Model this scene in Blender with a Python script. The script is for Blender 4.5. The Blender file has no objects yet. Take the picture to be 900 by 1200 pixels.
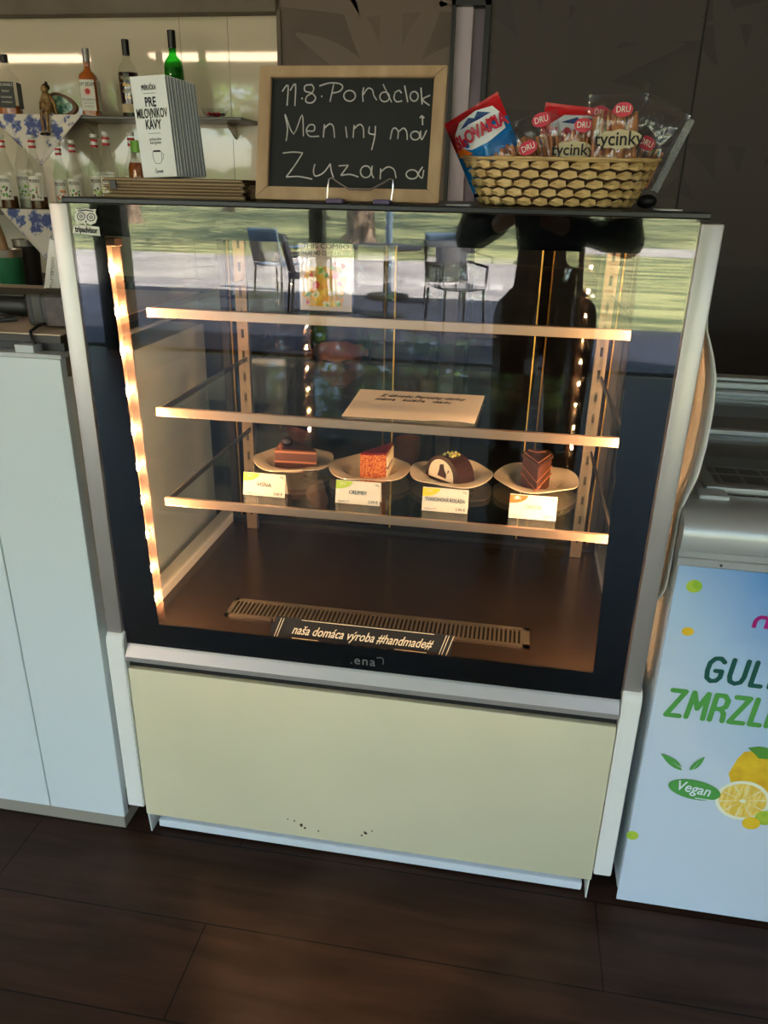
import bpy, bmesh, math, random
from mathutils import Vector, Matrix, Euler, noise as mnoise
R = random.Random(11)
PI = math.pi
scene = bpy.context.scene
COL = scene.collection

# ------------------------------------------------------------------ camera
CP = Vector((0.7282, -1.1868, 1.3079)); PITCH, YAW, ROLL, FPX = 0.3963, -0.1609, 0.0220, 902.45
cy_, sy_ = math.cos(YAW), math.sin(YAW)
FWD = Vector((sy_*math.cos(PITCH), cy_*math.cos(PITCH), -math.sin(PITCH)))
RT0 = Vector((cy_, -sy_, 0)); UP0 = RT0.cross(FWD)
RT = RT0*math.cos(ROLL) + UP0*math.sin(ROLL); UP = -RT0*math.sin(ROLL) + UP0*math.cos(ROLL)
cd = bpy.data.cameras.new('camera'); cam = bpy.data.objects.new('camera', cd); COL.objects.link(cam)
m = Matrix((RT, UP, -FWD)).transposed().to_4x4(); m.translation = CP; cam.matrix_world = m
cd.sensor_fit = 'VERTICAL'; cd.sensor_height = 36; cd.lens = 36*FPX/1200; cd.clip_start = 0.02; cd.clip_end = 400
scene.camera = cam

def ray(px, py): return FWD + RT*((px-450)/FPX) - UP*((py-600)/FPX)
def A(px, py, Y):            # the point of the vertical plane y = Y seen at (px, py)
    d = ray(px, py); return CP + d*((Y-CP.y)/d.y)
def H(px, py, z):            # the point of the horizontal plane at height z
    d = ray(px, py); return CP + d*((z-CP.z)/d.z)

# ------------------------------------------------------------------ materials
def lin(c):
    return tuple(((v/255)/12.92 if v/255 <= .04045 else ((v/255+.055)/1.055)**2.4) for v in c)
MATS = {}
def mat(name, rgb=(128,128,128), rough=.5, metal=0, emit=None, es=0, coat=0, spec=.5, noise=None, bump=None, trans=0, ior=1.45, alpha=1, sheen=0):
    m = bpy.data.materials.new(name); m.use_nodes = True; nt = m.node_tree; b = nt.nodes['Principled BSDF']
    c = lin(rgb)+(1,)
    b.inputs['Base Color'].default_value = c; b.inputs['Roughness'].default_value = rough; b.inputs['Metallic'].default_value = metal
    b.inputs['Coat Weight'].default_value = coat; b.inputs['Coat Roughness'].default_value = .03
    b.inputs['Specular IOR Level'].default_value = spec; b.inputs['Transmission Weight'].default_value = trans; b.inputs['IOR'].default_value = ior
    b.inputs['Alpha'].default_value = alpha
    if emit: b.inputs['Emission Color'].default_value = lin(emit)+(1,); b.inputs['Emission Strength'].default_value = es
    if noise or bump:
        tc = nt.nodes.new('ShaderNodeTexCoord')
    if noise:                  # noise = (scale or (sx,sy,sz), rgb2, lo, hi)
        s = noise[0]; mp = nt.nodes.new('ShaderNodeMapping'); mp.inputs['Scale'].default_value = s if isinstance(s, tuple) else (s, s, s)
        n = nt.nodes.new('ShaderNodeTexNoise'); n.inputs['Scale'].default_value = 1; n.inputs['Detail'].default_value = 6
        r = nt.nodes.new('ShaderNodeValToRGB'); r.color_ramp.elements[0].position = noise[2]; r.color_ramp.elements[1].position = noise[3]
        r.color_ramp.elements[0].color = c; r.color_ramp.elements[1].color = lin(noise[1])+(1,)
        L = nt.links.new; L(tc.outputs['Object'], mp.inputs[0]); L(mp.outputs[0], n.inputs[0]); L(n.outputs[0], r.inputs[0]); L(r.outputs[0], b.inputs['Base Color'])
    if bump:                   # bump = (scale, strength, distance)
        s = bump[0]; mp = nt.nodes.new('ShaderNodeMapping'); mp.inputs['Scale'].default_value = s if isinstance(s, tuple) else (s, s, s)
        n = nt.nodes.new('ShaderNodeTexNoise'); n.inputs['Scale'].default_value = 1; n.inputs['Detail'].default_value = 4
        bp = nt.nodes.new('ShaderNodeBump'); bp.inputs['Strength'].default_value = bump[1]; bp.inputs['Distance'].default_value = bump[2]
        L = nt.links.new; L(tc.outputs['Object'], mp.inputs[0]); L(mp.outputs[0], n.inputs[0]); L(n.outputs[0], bp.inputs['Height']); L(bp.outputs[0], b.inputs['Normal'])
    MATS[name] = m; return m
def pane(name, tint=(1,1,1), f0=.04, rough=0.0, fmax=1.0):
    """clear sheet: straight-through light plus a Schlick reflection on each face"""
    m = bpy.data.materials.new(name); m.use_nodes = True; nt = m.node_tree; nt.nodes.clear(); N = nt.nodes.new; L = nt.links.new
    g = N('ShaderNodeNewGeometry'); d = N('ShaderNodeVectorMath'); d.operation = 'DOT_PRODUCT'
    L(g.outputs['Normal'], d.inputs[0]); L(g.outputs['Incoming'], d.inputs[1])
    a = N('ShaderNodeMath'); a.operation = 'ABSOLUTE'; L(d.outputs['Value'], a.inputs[0])
    s = N('ShaderNodeMath'); s.operation = 'SUBTRACT'; s.inputs[0].default_value = 1; L(a.outputs[0], s.inputs[1])
    p = N('ShaderNodeMath'); p.operation = 'POWER'; p.inputs[1].default_value = 5; L(s.outputs[0], p.inputs[0])
    k = N('ShaderNodeMath'); k.operation = 'MULTIPLY_ADD'; k.inputs[1].default_value = fmax-f0; k.inputs[2].default_value = f0; L(p.outputs[0], k.inputs[0])
    t = N('ShaderNodeBsdfTransparent'); t.inputs[0].default_value = tint+(1,)
    gl = N('ShaderNodeBsdfGlossy'); gl.inputs['Roughness'].default_value = rough
    mx = N('ShaderNodeMixShader'); L(k.outputs[0], mx.inputs[0]); L(t.outputs[0], mx.inputs[1]); L(gl.outputs[0], mx.inputs[2])
    o = N('ShaderNodeOutputMaterial'); L(mx.outputs[0], o.inputs[0]); MATS[name] = m; return m
M_ = MATS
pane('clear_glass', (.97,.985,.975)); pane('shelf_glass', (.93,.97,.95)); pane('smoked_glass', (.72,.68,.64), .05)
pane('bottle_glass', (.94,.945,.93), .05); pane('green_bottle_glass', (.10,.62,.12), .06); pane('clear_film', (.95,.95,.96), .07, .09, .6)
pane('acrylic', (.96,.97,.97), .05)
mat('alu', (186,178,172), .38, .6); mat('steel', (176,164,146), .3, .9, bump=((3,3,120),.15,.0006)); mat('cream_panel', (222,212,176), .45, noise=(3,(214,205,170),.35,.7))
mat('white_lacquer', (226,226,218), .35); mat('white_plastic', (232,230,222), .4); mat('counter_white', (214,222,222), .3, coat=.2)
mat('black_glass', (10,12,13), .06); mat('black_top', (22,22,22), .35, noise=(40,(52,46,38),.55,.7)); mat('case_floor', (36,28,22), .22); mat('sign_black', (26,22,20), .75); mat('dark_gap', (20,18,16), .7)
mat('kick', (150,142,128), .5); mat('black_plastic', (30,30,30), .45); mat('dark_grey_plastic', (62,58,54), .5)
mat('cardboard_menu', (118,90,60), .6, noise=((6,40,200),(84,64,44),.35,.7)); mat('menu_page', (168,142,104), .7, noise=((2,2,400),(112,90,62),.4,.6))
mat('paper', (236,224,205), .7); mat('leaflet_white', (236,236,232), .6); mat('leaflet_blue', (150,162,186), .6, noise=((2,2,2),(178,186,200),.4,.6))
mat('wood_frame', (188,158,122), .5, noise=((30,30,6),(158,126,92),.3,.7)); mat('chalkboard', (26,27,25), .75, noise=(9,(36,37,34),.4,.7)); mat('chalk', (196,190,186), .9)
mat('silver_wire', (215,212,205), .2, 1); mat('purple_clip', (88,74,104), .5)
mat('straw', (222,188,130), .6, noise=(60,(196,156,98),.35,.7)); mat('straw_dark', (72,46,26), .8)
mat('chip_red', (206,30,36), .25, bump=(45,.5,.003)); mat('chip_orange', (240,120,40), .25); mat('chip_blue', (16,120,196), .22, bump=(45,.6,.003)); mat('chip_navy', (24,60,120), .25); mat('chip_white', (235,236,238), .3); mat('dark_red', (140,18,40), .4)
mat('pretzel', (186,116,58), .45, noise=((40,40,20),(140,78,34),.35,.7)); mat('label_red', (200,30,60), .35); mat('label_beige', (196,178,140), .5); mat('ink', (28,24,22), .7); mat('ink_grey', (110,108,108), .6); mat('ink_soft', (74,68,66), .6)
mat('amber', (150,78,20), .08, coat=.5); mat('whiskey', (186,96,22), .06, coat=.5); mat('dark_rum', (50,16,10), .06, coat=.5); mat('syrup_brown', (86,44,20), .1); mat('syrup_clear', (205,200,180), .1, trans=0); mat('green_liquid', (20,140,30), .1)
mat('label_black', (40,42,40), .5); mat('label_white', (228,224,212), .5); mat('cap_grey', (150,148,148), .35, .4); mat('cap_black', (26,22,20), .35); mat('cap_white', (230,226,220), .4); mat('cap_red', (196,36,44), .4); mat('cap_green', (120,180,60), .4); mat('gold', (200,160,80), .3, .8)
mat('plate', (226,206,182), .18, coat=.4); mat('choc', (62,34,24), .3, coat=.3); mat('choc_cake', (70,40,30), .7, bump=(300,.6,.002)); mat('choc_cream', (88,50,38), .55, bump=(120,.4,.001)); mat('cherry', (30,14,14), .15, coat=.5)
mat('crumb', (226,140,70), .7, noise=(320,(170,60,30),.42,.6), bump=(380,1,.003)); mat('jelly', (120,16,34), .12, coat=.6); mat('sponge', (226,188,140), .7, bump=(300,.5,.001)); mat('cream', (244,226,190), .5, bump=(150,.3,.001)); mat('nut', (196,170,90), .6, noise=(200,(120,140,50),.4,.6)); mat('glaze', (74,42,34), .25, coat=.3, noise=(90,(112,72,58),.5,.7)); mat('caramel', (168,108,76), .4)
mat('green_leaf_print', (178,204,70), .5); mat('yellow_print', (232,206,50), .5); mat('orange_print', (226,120,56), .5)
mat('flyer', (238,208,190), .5); mat('food_yellow', (236,160,20), .4, noise=(60,(250,206,60),.45,.65)); mat('food_green', (110,150,50), .5, noise=(120,(220,225,160),.45,.6)); mat('food_red', (206,70,40), .4)
mat('stone_frame', (118,106,94), .6, noise=(4,(96,86,76),.35,.7)); mat('wallpaper_brown', (104,89,82), .6, noise=(3,(88,77,68),.4,.65)); mat('leaf_brown', (111,96,88), .6); mat('wallpaper_dark', (56,49,50), .55, noise=(5,(49,43,45),.4,.65)); mat('leaf_dark', (64,57,58), .6)
mat('splash', (206,194,170), .45, coat=1.0, spec=.3); mat('seam', (120,112,98), .6); mat('lavender', (186,174,190), .5); mat('lavender_dark', (120,110,128), .5)
mat('shelf_dark', (74,70,66), .3); mat('ceiling_paint', (220,208,204), .8); mat('side_paint', (150,138,124), .7); mat('cabinet_dark', (84,74,64), .55)
mat('green_cup', (52,134,92), .4); mat('wood_handle', (160,120,76), .5); mat('agate_rim', (104,66,42), .5, bump=(80,.6,.004)); mat('agate', (60,110,90), .15, coat=.5, noise=(40,(180,215,190),.45,.62)); mat('figurine', (120,86,52), .5, noise=(50,(180,146,90),.4,.65)); mat('figurine_dark', (50,34,26), .6)
mat('candy_red', (190,30,50), .2, coat=.5)
mat('banner_green', (86,160,76), .5); mat('banner_dark_green', (22,84,74), .5); mat('magenta', (170,20,120), .5); mat('lemon', (240,200,50), .45, noise=(30,(222,170,40),.4,.65)); mat('lemon_flesh', (238,196,70), .45, noise=((200,200,40),(250,222,130),.4,.6)); mat('lemon_pith', (242,240,214), .5); mat('lime', (140,186,50), .4, noise=(40,(184,206,70),.4,.6)); mat('banner_white', (236,242,246), .5); mat('leaf_green', (90,150,60), .5)
mat('freezer_grey', (186,190,190), .35, coat=.2); mat('freezer_alu', (176,178,176), .35, .5); mat('freezer_inner', (150,152,152), .5); mat('freezer_white', (214,220,224), .35); mat('wire', (205,205,202), .4, .2)
mat('pack_brown', (96,62,48), .35); mat('pack_purple', (92,60,104), .35); mat('pack_green', (110,126,84), .35); mat('pack_blue', (70,92,140), .35)
mat('skin', (206,140,112), .5); mat('skin2', (200,150,124), .5); mat('hair', (32,22,18), .45, bump=((200,200,8),.5,.003)); mat('shirt_dark', (38,32,32), .8); mat('shirt_black', (18,18,20), .85); mat('trouser', (36,38,46), .85); mat('eye', (40,30,26), .2); mat('lip', (150,70,62), .5)
mat('laminate', (214,192,166), .5); mat('screen_brown', (58,44,38), .35, noise=(60,(74,60,54),.45,.6)); mat('seal_film', (150,150,152), .3, alpha=.5); mat('lamp_warm', (255,236,210), .5, emit=(255,222,184), es=9); mat('bulb', (255,220,170), .4, emit=(255,196,140), es=480); mat('tube_back', (104,82,72), .6); mat('strip_steel', (176,150,128), .34, .8, bump=((3,3,120),.15,.0006)); mat('post_steel', (120,106,90), .4, .5); mat('tube_cover', (200,160,140), .2, alpha=.05)
mat('concrete_light', (190,180,172), .9, noise=(.8,(150,142,140),.35,.7)); mat('paver', (44,46,56), .7, noise=(2,(50,54,68),.4,.6)); mat('bark', (150,124,104), .9, noise=((8,8,2),(86,70,58),.35,.65), bump=((14,14,4),.8,.03)); mat('pole_blue', (110,130,150), .4, .3); mat('mullion', (30,30,32), .4, .3); mat('chair_blue', (96,120,146), .5); mat('chair_dark', (40,42,50), .6); mat('foliage', (70,110,34), .7, noise=(3,(110,150,50),.4,.65)); mat('foliage_dark', (36,64,24), .8, noise=(3,(60,96,34),.4,.65))

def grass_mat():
    m = mat('grass', (84,94,58), .9, noise=((.6,2.2,1),(172,168,112),.40,.62)); return m  # mottled grass tone; its strong contrast also stands in for dappled tree shade
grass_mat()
def floor_mat():
    m = bpy.data.materials.new('wood_planks'); m.use_nodes = True; nt = m.node_tree; b = nt.nodes['Principled BSDF']; N = nt.nodes.new; L = nt.links.new
    tc = N('ShaderNodeTexCoord'); mp = N('ShaderNodeMapping'); mp.inputs['Location'].default_value = (.962, .195, 0)
    br = N('ShaderNodeTexBrick'); br.inputs['Scale'].default_value = 1; br.inputs['Brick Width'].default_value = 1.2; br.inputs['Row Height'].default_value = .19
    br.inputs['Mortar Size'].default_value = .0016; br.inputs['Color1'].default_value = lin((60,42,33))+(1,); br.inputs['Color2'].default_value = lin((50,36,29))+(1,); br.inputs['Mortar'].default_value = lin((24,18,15))+(1,); br.offset = .38
    L(tc.outputs['Object'], mp.inputs[0]); L(mp.outputs[0], br.inputs[0])
    m2 = N('ShaderNodeMapping'); m2.inputs['Scale'].default_value = (3, 26, 1); n = N('ShaderNodeTexNoise'); n.inputs['Scale'].default_value = 1; n.inputs['Detail'].default_value = 8; n.inputs['Distortion'].default_value = .6
    L(tc.outputs['Object'], m2.inputs[0]); L(m2.outputs[0], n.inputs[0])
    r = N('ShaderNodeValToRGB'); r.color_ramp.elements[0].position = .3; r.color_ramp.elements[1].position = .75; r.color_ramp.elements[0].color = (.55,.55,.56,1); r.color_ramp.elements[1].color = (1.45,1.38,1.3,1); L(n.outputs[0], r.inputs[0])
    mx = N('ShaderNodeMix'); mx.data_type = 'RGBA'; mx.blend_type = 'MULTIPLY'; mx.inputs['Factor'].default_value = 1; L(br.outputs['Color'], mx.inputs['A']); L(r.outputs[0], mx.inputs['B'])
    n2 = N('ShaderNodeTexNoise'); n2.inputs['Scale'].default_value = 3.2; n2.inputs['Detail'].default_value = 5; L(tc.outputs['Object'], n2.inputs[0])
    r2 = N('ShaderNodeValToRGB'); r2.color_ramp.elements[0].position = .55; r2.color_ramp.elements[1].position = .75; r2.color_ramp.elements[0].color = (0,0,0,1); r2.color_ramp.elements[1].color = (.3,.3,.3,1); L(n2.outputs[0], r2.inputs[0])
    mx2 = N('ShaderNodeMix'); mx2.data_type = 'RGBA'; L(r2.outputs[0], mx2.inputs['Factor']); L(mx.outputs['Result'], mx2.inputs['A']); mx2.inputs['B'].default_value = lin((92,74,62))+(1,)
    L(mx2.outputs['Result'], b.inputs['Base Color']); b.inputs['Roughness'].default_value = .42; b.inputs['Specular IOR Level'].default_value = .15
    bp = N('ShaderNodeBump'); bp.inputs['Strength'].default_value = .25; bp.inputs['Distance'].default_value = .002; L(n.outputs[0], bp.inputs['Height']); L(bp.outputs[0], b.inputs['Normal'])
    M_['wood_planks'] = m
floor_mat()
def cloth_mat():
    m = bpy.data.materials.new('floral_cloth'); m.use_nodes = True; nt = m.node_tree; b = nt.nodes['Principled BSDF']; N = nt.nodes.new; L = nt.links.new
    tc = N('ShaderNodeTexCoord'); v = N('ShaderNodeTexVoronoi'); v.inputs['Scale'].default_value = 15; v.inputs['Randomness'].default_value = .9; L(tc.outputs['Object'], v.inputs[0])
    n = N('ShaderNodeTexNoise'); n.inputs['Scale'].default_value = 60; n.inputs['Detail'].default_value = 3; L(tc.outputs['Object'], n.inputs[0])
    ad = N('ShaderNodeMath'); ad.operation = 'MULTIPLY_ADD'; ad.inputs[1].default_value = .9; L(n.outputs[0], ad.inputs[0]); L(v.outputs['Distance'], ad.inputs[2])
    r = N('ShaderNodeValToRGB'); e = r.color_ramp.elements; e[0].position = .74; e[0].color = lin((84,96,150))+(1,); e[1].position = .99; e[1].color = lin((232,222,212))+(1,)
    x = e.new(.84); x.color = lin((150,156,190))+(1,); y = e.new(.91); y.color = lin((226,216,206))+(1,)
    L(ad.outputs[0], r.inputs[0]); L(r.outputs[0], b.inputs['Base Color']); b.inputs['Roughness'].default_value = .85; M_['floral_cloth'] = m
cloth_mat()
def banner_mat():
    """printed sky: blue at the top right fading to pale milky blue (the print itself, object space)"""
    m = bpy.data.materials.new('banner_print'); m.use_nodes = True; nt = m.node_tree; b = nt.nodes['Principled BSDF']; N = nt.nodes.new; L = nt.links.new
    tc = N('ShaderNodeTexCoord'); mp = N('ShaderNodeMapping'); mp.inputs['Scale'].default_value = (2.5,1,2.6); mp.inputs['Location'].default_value = (1.33,0,-1.3)
    L(tc.outputs['Object'], mp.inputs[0]); sp = N('ShaderNodeSeparateXYZ'); L(mp.outputs[0], sp.inputs[0])
    n = N('ShaderNodeTexNoise'); n.inputs['Scale'].default_value = 4; n.inputs['Detail'].default_value = 4; n.inputs['Distortion'].default_value = .8; L(tc.outputs['Object'], n.inputs[0])
    a = N('ShaderNodeMath'); a.operation = 'ADD'; L(sp.outputs['X'], a.inputs[0]); L(sp.outputs['Z'], a.inputs[1])
    a2 = N('ShaderNodeMath'); a2.operation = 'MULTIPLY_ADD'; a2.inputs[1].default_value = .5; L(n.outputs[0], a2.inputs[0]); L(a.outputs[0], a2.inputs[2])
    r = N('ShaderNodeValToRGB'); e = r.color_ramp.elements; e[0].position = .0; e[0].color = lin((206,218,230))+(1,); e[1].position = 1; e[1].color = lin((96,150,212))+(1,); x = e.new(.45); x.color = lin((178,204,230))+(1,)
    L(a2.outputs[0], r.inputs[0]); L(r.outputs[0], b.inputs['Base Color']); b.inputs['Roughness'].default_value = .4; M_['banner_print'] = m
banner_mat()

# ------------------------------------------------------------------ mesh building
ORG = {}
class B:
    def __init__(s): s.bm = bmesh.new()
    def _mark(s, n0, m):
        s.bm.faces.ensure_lookup_table()
        for f in s.bm.faces[n0:]: f.material_index = m
    def box(s, x0, x1, y0, y1, z0, z1, bev=0, m=0, seg=2):
        n0 = len(s.bm.faces)
        if x0 > x1: x0, x1 = x1, x0
        if y0 > y1: y0, y1 = y1, y0
        if z0 > z1: z0, z1 = z1, z0
        t = bmesh.new(); r = bmesh.ops.create_cube(t, size=1)
        for v in t.verts: v.co = Vector(((x0+x1)/2+v.co.x*(x1-x0), (y0+y1)/2+v.co.y*(y1-y0), (z0+z1)/2+v.co.z*(z1-z0)))
        if bev: bmesh.ops.bevel(t, geom=t.edges[:], offset=min(bev, .49*min(x1-x0, y1-y0, z1-z0)), segments=seg, profile=.5, affect='EDGES')
        s.merge(t); s._mark(n0, m); return s
    def merge(s, t, mtx=None):
        if mtx: bmesh.ops.transform(t, matrix=mtx, verts=t.verts[:])
        vm = {v: s.bm.verts.new(v.co) for v in t.verts}
        for f in t.faces:
            try: g = s.bm.faces.new([vm[v] for v in f.verts]); g.material_index = f.material_index
            except ValueError: pass
        t.free()
    def cyl(s, p0, p1, r0, r1=None, seg=16, m=0, cap=True):
        return s.tube([p0, p1], [r0, r0 if r1 is None else r1], seg, m, cap)
    def tube(s, pts, r, seg=8, m=0, cap=True, closed=False):
        n0 = len(s.bm.faces); pts = [Vector(p) for p in pts]; n = len(pts)
        rs = r if isinstance(r, (list, tuple)) else [r]*n
        rings = []; ref = None
        for i, p in enumerate(pts):
            if closed: t = pts[(i+1) % n]-pts[i-1]
            else: t = pts[min(i+1, n-1)]-pts[max(i-1, 0)]
            if t.length < 1e-9: t = Vector((0,0,1))
            t.normalize()
            if ref is None: ref = Vector((0,0,1)) if abs(t.z) < .9 else Vector((1,0,0))
            u = (ref-t*ref.dot(t)); 
            if u.length < 1e-4: u = Vector((0,1,0))-t*t.y
            u.normalize(); ref = u; w = t.cross(u)
            rings.append([s.bm.verts.new(p+(u*math.cos(2*PI*k/seg)+w*math.sin(2*PI*k/seg))*rs[i]) for k in range(seg)])
        for i in range(n if closed else n-1):
            a, b = rings[i], rings[(i+1) % n]
            for k in range(seg): s.bm.faces.new((a[k], a[(k+1)%seg], b[(k+1)%seg], b[k]))
        if cap and not closed:
            s.bm.faces.new(rings[0][::-1]); s.bm.faces.new(rings[-1])
        s._mark(n0, m); return s
    def lathe(s, prof, c, seg=28, m=0, e=2.0, ax=1, ay=1, close=True, rot=0):
        n0 = len(s.bm.faces); rings = []; c = Vector(c)
        for r, z in prof:
            ring = []
            for k in range(seg):
                a = 2*PI*k/seg; ca, sa = math.cos(a), math.sin(a)
                q = (abs(ca)**e+abs(sa)**e)**(-1/e) if e != 2 else 1
                x, y = ca*q*r*ax, sa*q*r*ay
                ring.append(s.bm.verts.new(c+Vector((x*math.cos(rot)-y*math.sin(rot), x*math.sin(rot)+y*math.cos(rot), z))))
            rings.append(ring)
        for a, b in zip(rings, rings[1:]):
            for k in range(seg): s.bm.faces.new((a[k], a[(k+1)%seg], b[(k+1)%seg], b[k]))
        if close:
            s.bm.faces.new(rings[0][::-1]); s.bm.faces.new(rings[-1])
        s._mark(n0, m); return s
    def patch(s, c, r, z0, z1, a0, a1, n=12, th=.0008, m=0):
        """a label wrapped on a round bottle"""
        n0 = len(s.bm.faces); c = Vector(c); g = []
        for rr in (r, r+th):
            g.append([[s.bm.verts.new(c+Vector((rr*math.cos(a0+(a1-a0)*k/n), rr*math.sin(a0+(a1-a0)*k/n), z))) for k in range(n+1)] for z in (z0, z1)])
        for k in range(n):
            s.bm.faces.new((g[1][0][k], g[1][0][k+1], g[1][1][k+1], g[1][1][k])); s.bm.faces.new((g[0][0][k], g[0][1][k], g[0][1][k+1], g[0][0][k+1]))
            s.bm.faces.new((g[0][0][k], g[0][0][k+1], g[1][0][k+1], g[1][0][k])); s.bm.faces.new((g[0][1][k], g[1][1][k], g[1][1][k+1], g[0][1][k+1]))
        s._mark(n0, m); return s
    def prism(s, pts, vec, m=0):
        n0 = len(s.bm.faces); vec = Vector(vec); a = [s.bm.verts.new(Vector(p)) for p in pts]; b = [s.bm.verts.new(Vector(p)+vec) for p in pts]; n = len(a)
        s.bm.faces.new(a); s.bm.faces.new(b[::-1])
        for k in range(n): s.bm.faces.new((a[k], b[k], b[(k+1)%n], a[(k+1)%n]))
        s._mark(n0, m); return s
    def grid(s, f, nu, nv, m=0, closed_u=False):
        """f(u,v) -> point; m may be a function of (u,v)"""
        g = [[s.bm.verts.new(Vector(f(i/nu, j/nv))) for j in range(nv+1)] for i in range(nu if closed_u else nu+1)]
        for i in range(nu):
            for j in range(nv):
                a = g[i]; b = g[(i+1) % len(g)]
                fc = s.bm.faces.new((a[j], b[j], b[j+1], a[j+1])); fc.material_index = m((i+.5)/nu, (j+.5)/nv) if callable(m) else m
        return s
    def ball(s, c, r, sub=2, m=0, sc=(1,1,1), jit=0, rot=None):
        n0 = len(s.bm.faces); t = bmesh.new(); bmesh.ops.create_icosphere(t, subdivisions=sub, radius=1)
        for v in t.verts:
            k = 1+(mnoise.noise(v.co*1.7+Vector(c)*5)*jit if jit else 0)
            v.co = Vector((v.co.x*r*sc[0]*k, v.co.y*r*sc[1]*k, v.co.z*r*sc[2]*k))
            if rot: v.co = rot @ v.co
            v.co += Vector(c)
        s.merge(t); s._mark(n0, m); return s
    def bend(s, f):
        for v in s.bm.verts: v.co = Vector(f(v.co))
        return s
    def build(s, name, mats, parent=None, smooth=False, local=False, auto=40, origin=None):
        bm = s.bm
        if not isinstance(mats, (list, tuple)): mats = [mats]
        bmesh.ops.recalc_face_normals(bm, faces=bm.faces[:])
        if parent is not None: o0 = Vector((0,0,0)) if local else ORG[parent]
        elif origin is not None: o0 = Vector(origin)
        else:
            xs = [v.co.x for v in bm.verts]; ys = [v.co.y for v in bm.verts]; zs = [v.co.z for v in bm.verts]
            o0 = Vector(((min(xs)+max(xs))/2, (min(ys)+max(ys))/2, min(zs)))
        bmesh.ops.translate(bm, vec=-o0, verts=bm.verts[:])
        me = bpy.data.meshes.new(name); bm.to_mesh(me); bm.free()
        for mm in mats: me.materials.append(M_[mm] if isinstance(mm, str) else mm)
        if smooth:
            me.polygons.foreach_set('use_smooth', [True]*len(me.polygons))
            try: me.set_sharp_from_angle(angle=math.radians(auto))
            except Exception: pass
        o = bpy.data.objects.new(name, me); COL.objects.link(o)
        if parent is not None: o.parent = parent; ORG[o] = ORG[parent]
        else: o.location = o0; ORG[o] = o0
        return o
def thing(name, label, cat, loc=(0,0,0), group=None, rot=None):
    o = bpy.data.objects.new(name, None); COL.objects.link(o); o.location = Vector(loc); o.empty_display_size = .05
    if rot: o.rotation_euler = rot
    ORG[o] = Vector(loc); o['label'] = label; o['category'] = cat
    if group: o['group'] = group
    return o
def tag(o, label, cat, group=None, kind=None):
    o['label'] = label; o['category'] = cat
    if group: o['group'] = group
    if kind: o['kind'] = kind
    return o
def struct(o): o['kind'] = 'structure'; return o
def dup(root, loc, label, rot=None, group=None):
    def cp(o, par):
        c = o.copy(); COL.objects.link(c); c.parent = par
        for ch in list(o.children): cp(ch, c)
        return c
    r = cp(root, None); r.location = Vector(loc); ORG[r] = Vector(loc); r['label'] = label
    if rot: r.rotation_euler = rot
    if group: r['group'] = group
    return r
def text_bm(txt, size, ext=.0004, bold=0, shear=0, spacing=1.0, width=None, align='CENTER'):
    cu = bpy.data.curves.new('t', 'FONT'); cu.body = txt; cu.size = size; cu.extrude = ext; cu.offset = bold; cu.shear = shear; cu.align_x = align; cu.align_y = 'CENTER'; cu.space_character = spacing; cu.resolution_u = 3
    o = bpy.data.objects.new('t', cu); COL.objects.link(o); dg = bpy.context.evaluated_depsgraph_get(); dg.update()
    me = bpy.data.meshes.new_from_object(o.evaluated_get(dg)); bm = bmesh.new(); bm.from_mesh(me)
    bpy.data.objects.remove(o); bpy.data.curves.remove(cu); bpy.data.meshes.remove(me)
    if width and bm.verts:
        w = max(v.co.x for v in bm.verts)-min(v.co.x for v in bm.verts)
        for v in bm.verts: v.co.x *= width/w
    return bm
def frame_mtx(o, xd, yd):
    x = Vector(xd).normalized(); y = Vector(yd); y = (y-x*y.dot(x)).normalized(); z = x.cross(y)
    m = Matrix((x, y, z)).transposed().to_4x4(); m.translation = Vector(o); return m
def lettering(txt, size, o, mt, parent, xd=(1,0,0), yd=(0,0,1), local=False, name='lettering', **kw):
    b = B(); b.merge(text_bm(txt, size, **kw), frame_mtx(o, xd, yd)); return b.build(name, mt, parent, local=local)
def lettering_round(txt, size, c, r, ang, z, mt, parent, **kw):
    t = text_bm(txt, size, ext=.0003, **kw); b = B(); c = Vector(c)
    for v in t.verts:
        a = ang+v.co.x/r; rr = r+.0012+v.co.z; v.co = c+Vector((rr*math.cos(a), rr*math.sin(a), z+v.co.y))
    b.merge(t); return b.build('lettering', mt, parent)
def strokes(b, lines, f, r, m=0, seg=6):
    for ln in lines:
        pts = [Vector(f(*p)) for p in ln]
        if len(pts) == 1: b.ball(pts[0], r*1.5, 1, m); continue
        if len(pts) > 2:   # smooth
            q = []
            for i in range(len(pts)-1):
                p0 = pts[max(i-1,0)]; p1 = pts[i]; p2 = pts[i+1]; p3 = pts[min(i+2,len(pts)-1)]
                for k in range(4):
                    t = k/4; q.append(.5*((2*p1)+(p2-p0)*t+(2*p0-5*p1+4*p2-p3)*t*t+(3*p1-p0-3*p2+p3)*t**3))
            q.append(pts[-1]); pts = q
        b.tube(pts, r, seg, m)
def oval(cx, cy, rx, ry, n=12, a0=0): return [(cx+rx*math.cos(a0+2*PI*k/n), cy+ry*math.sin(a0+2*PI*k/n)) for k in range(n+1)]
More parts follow.
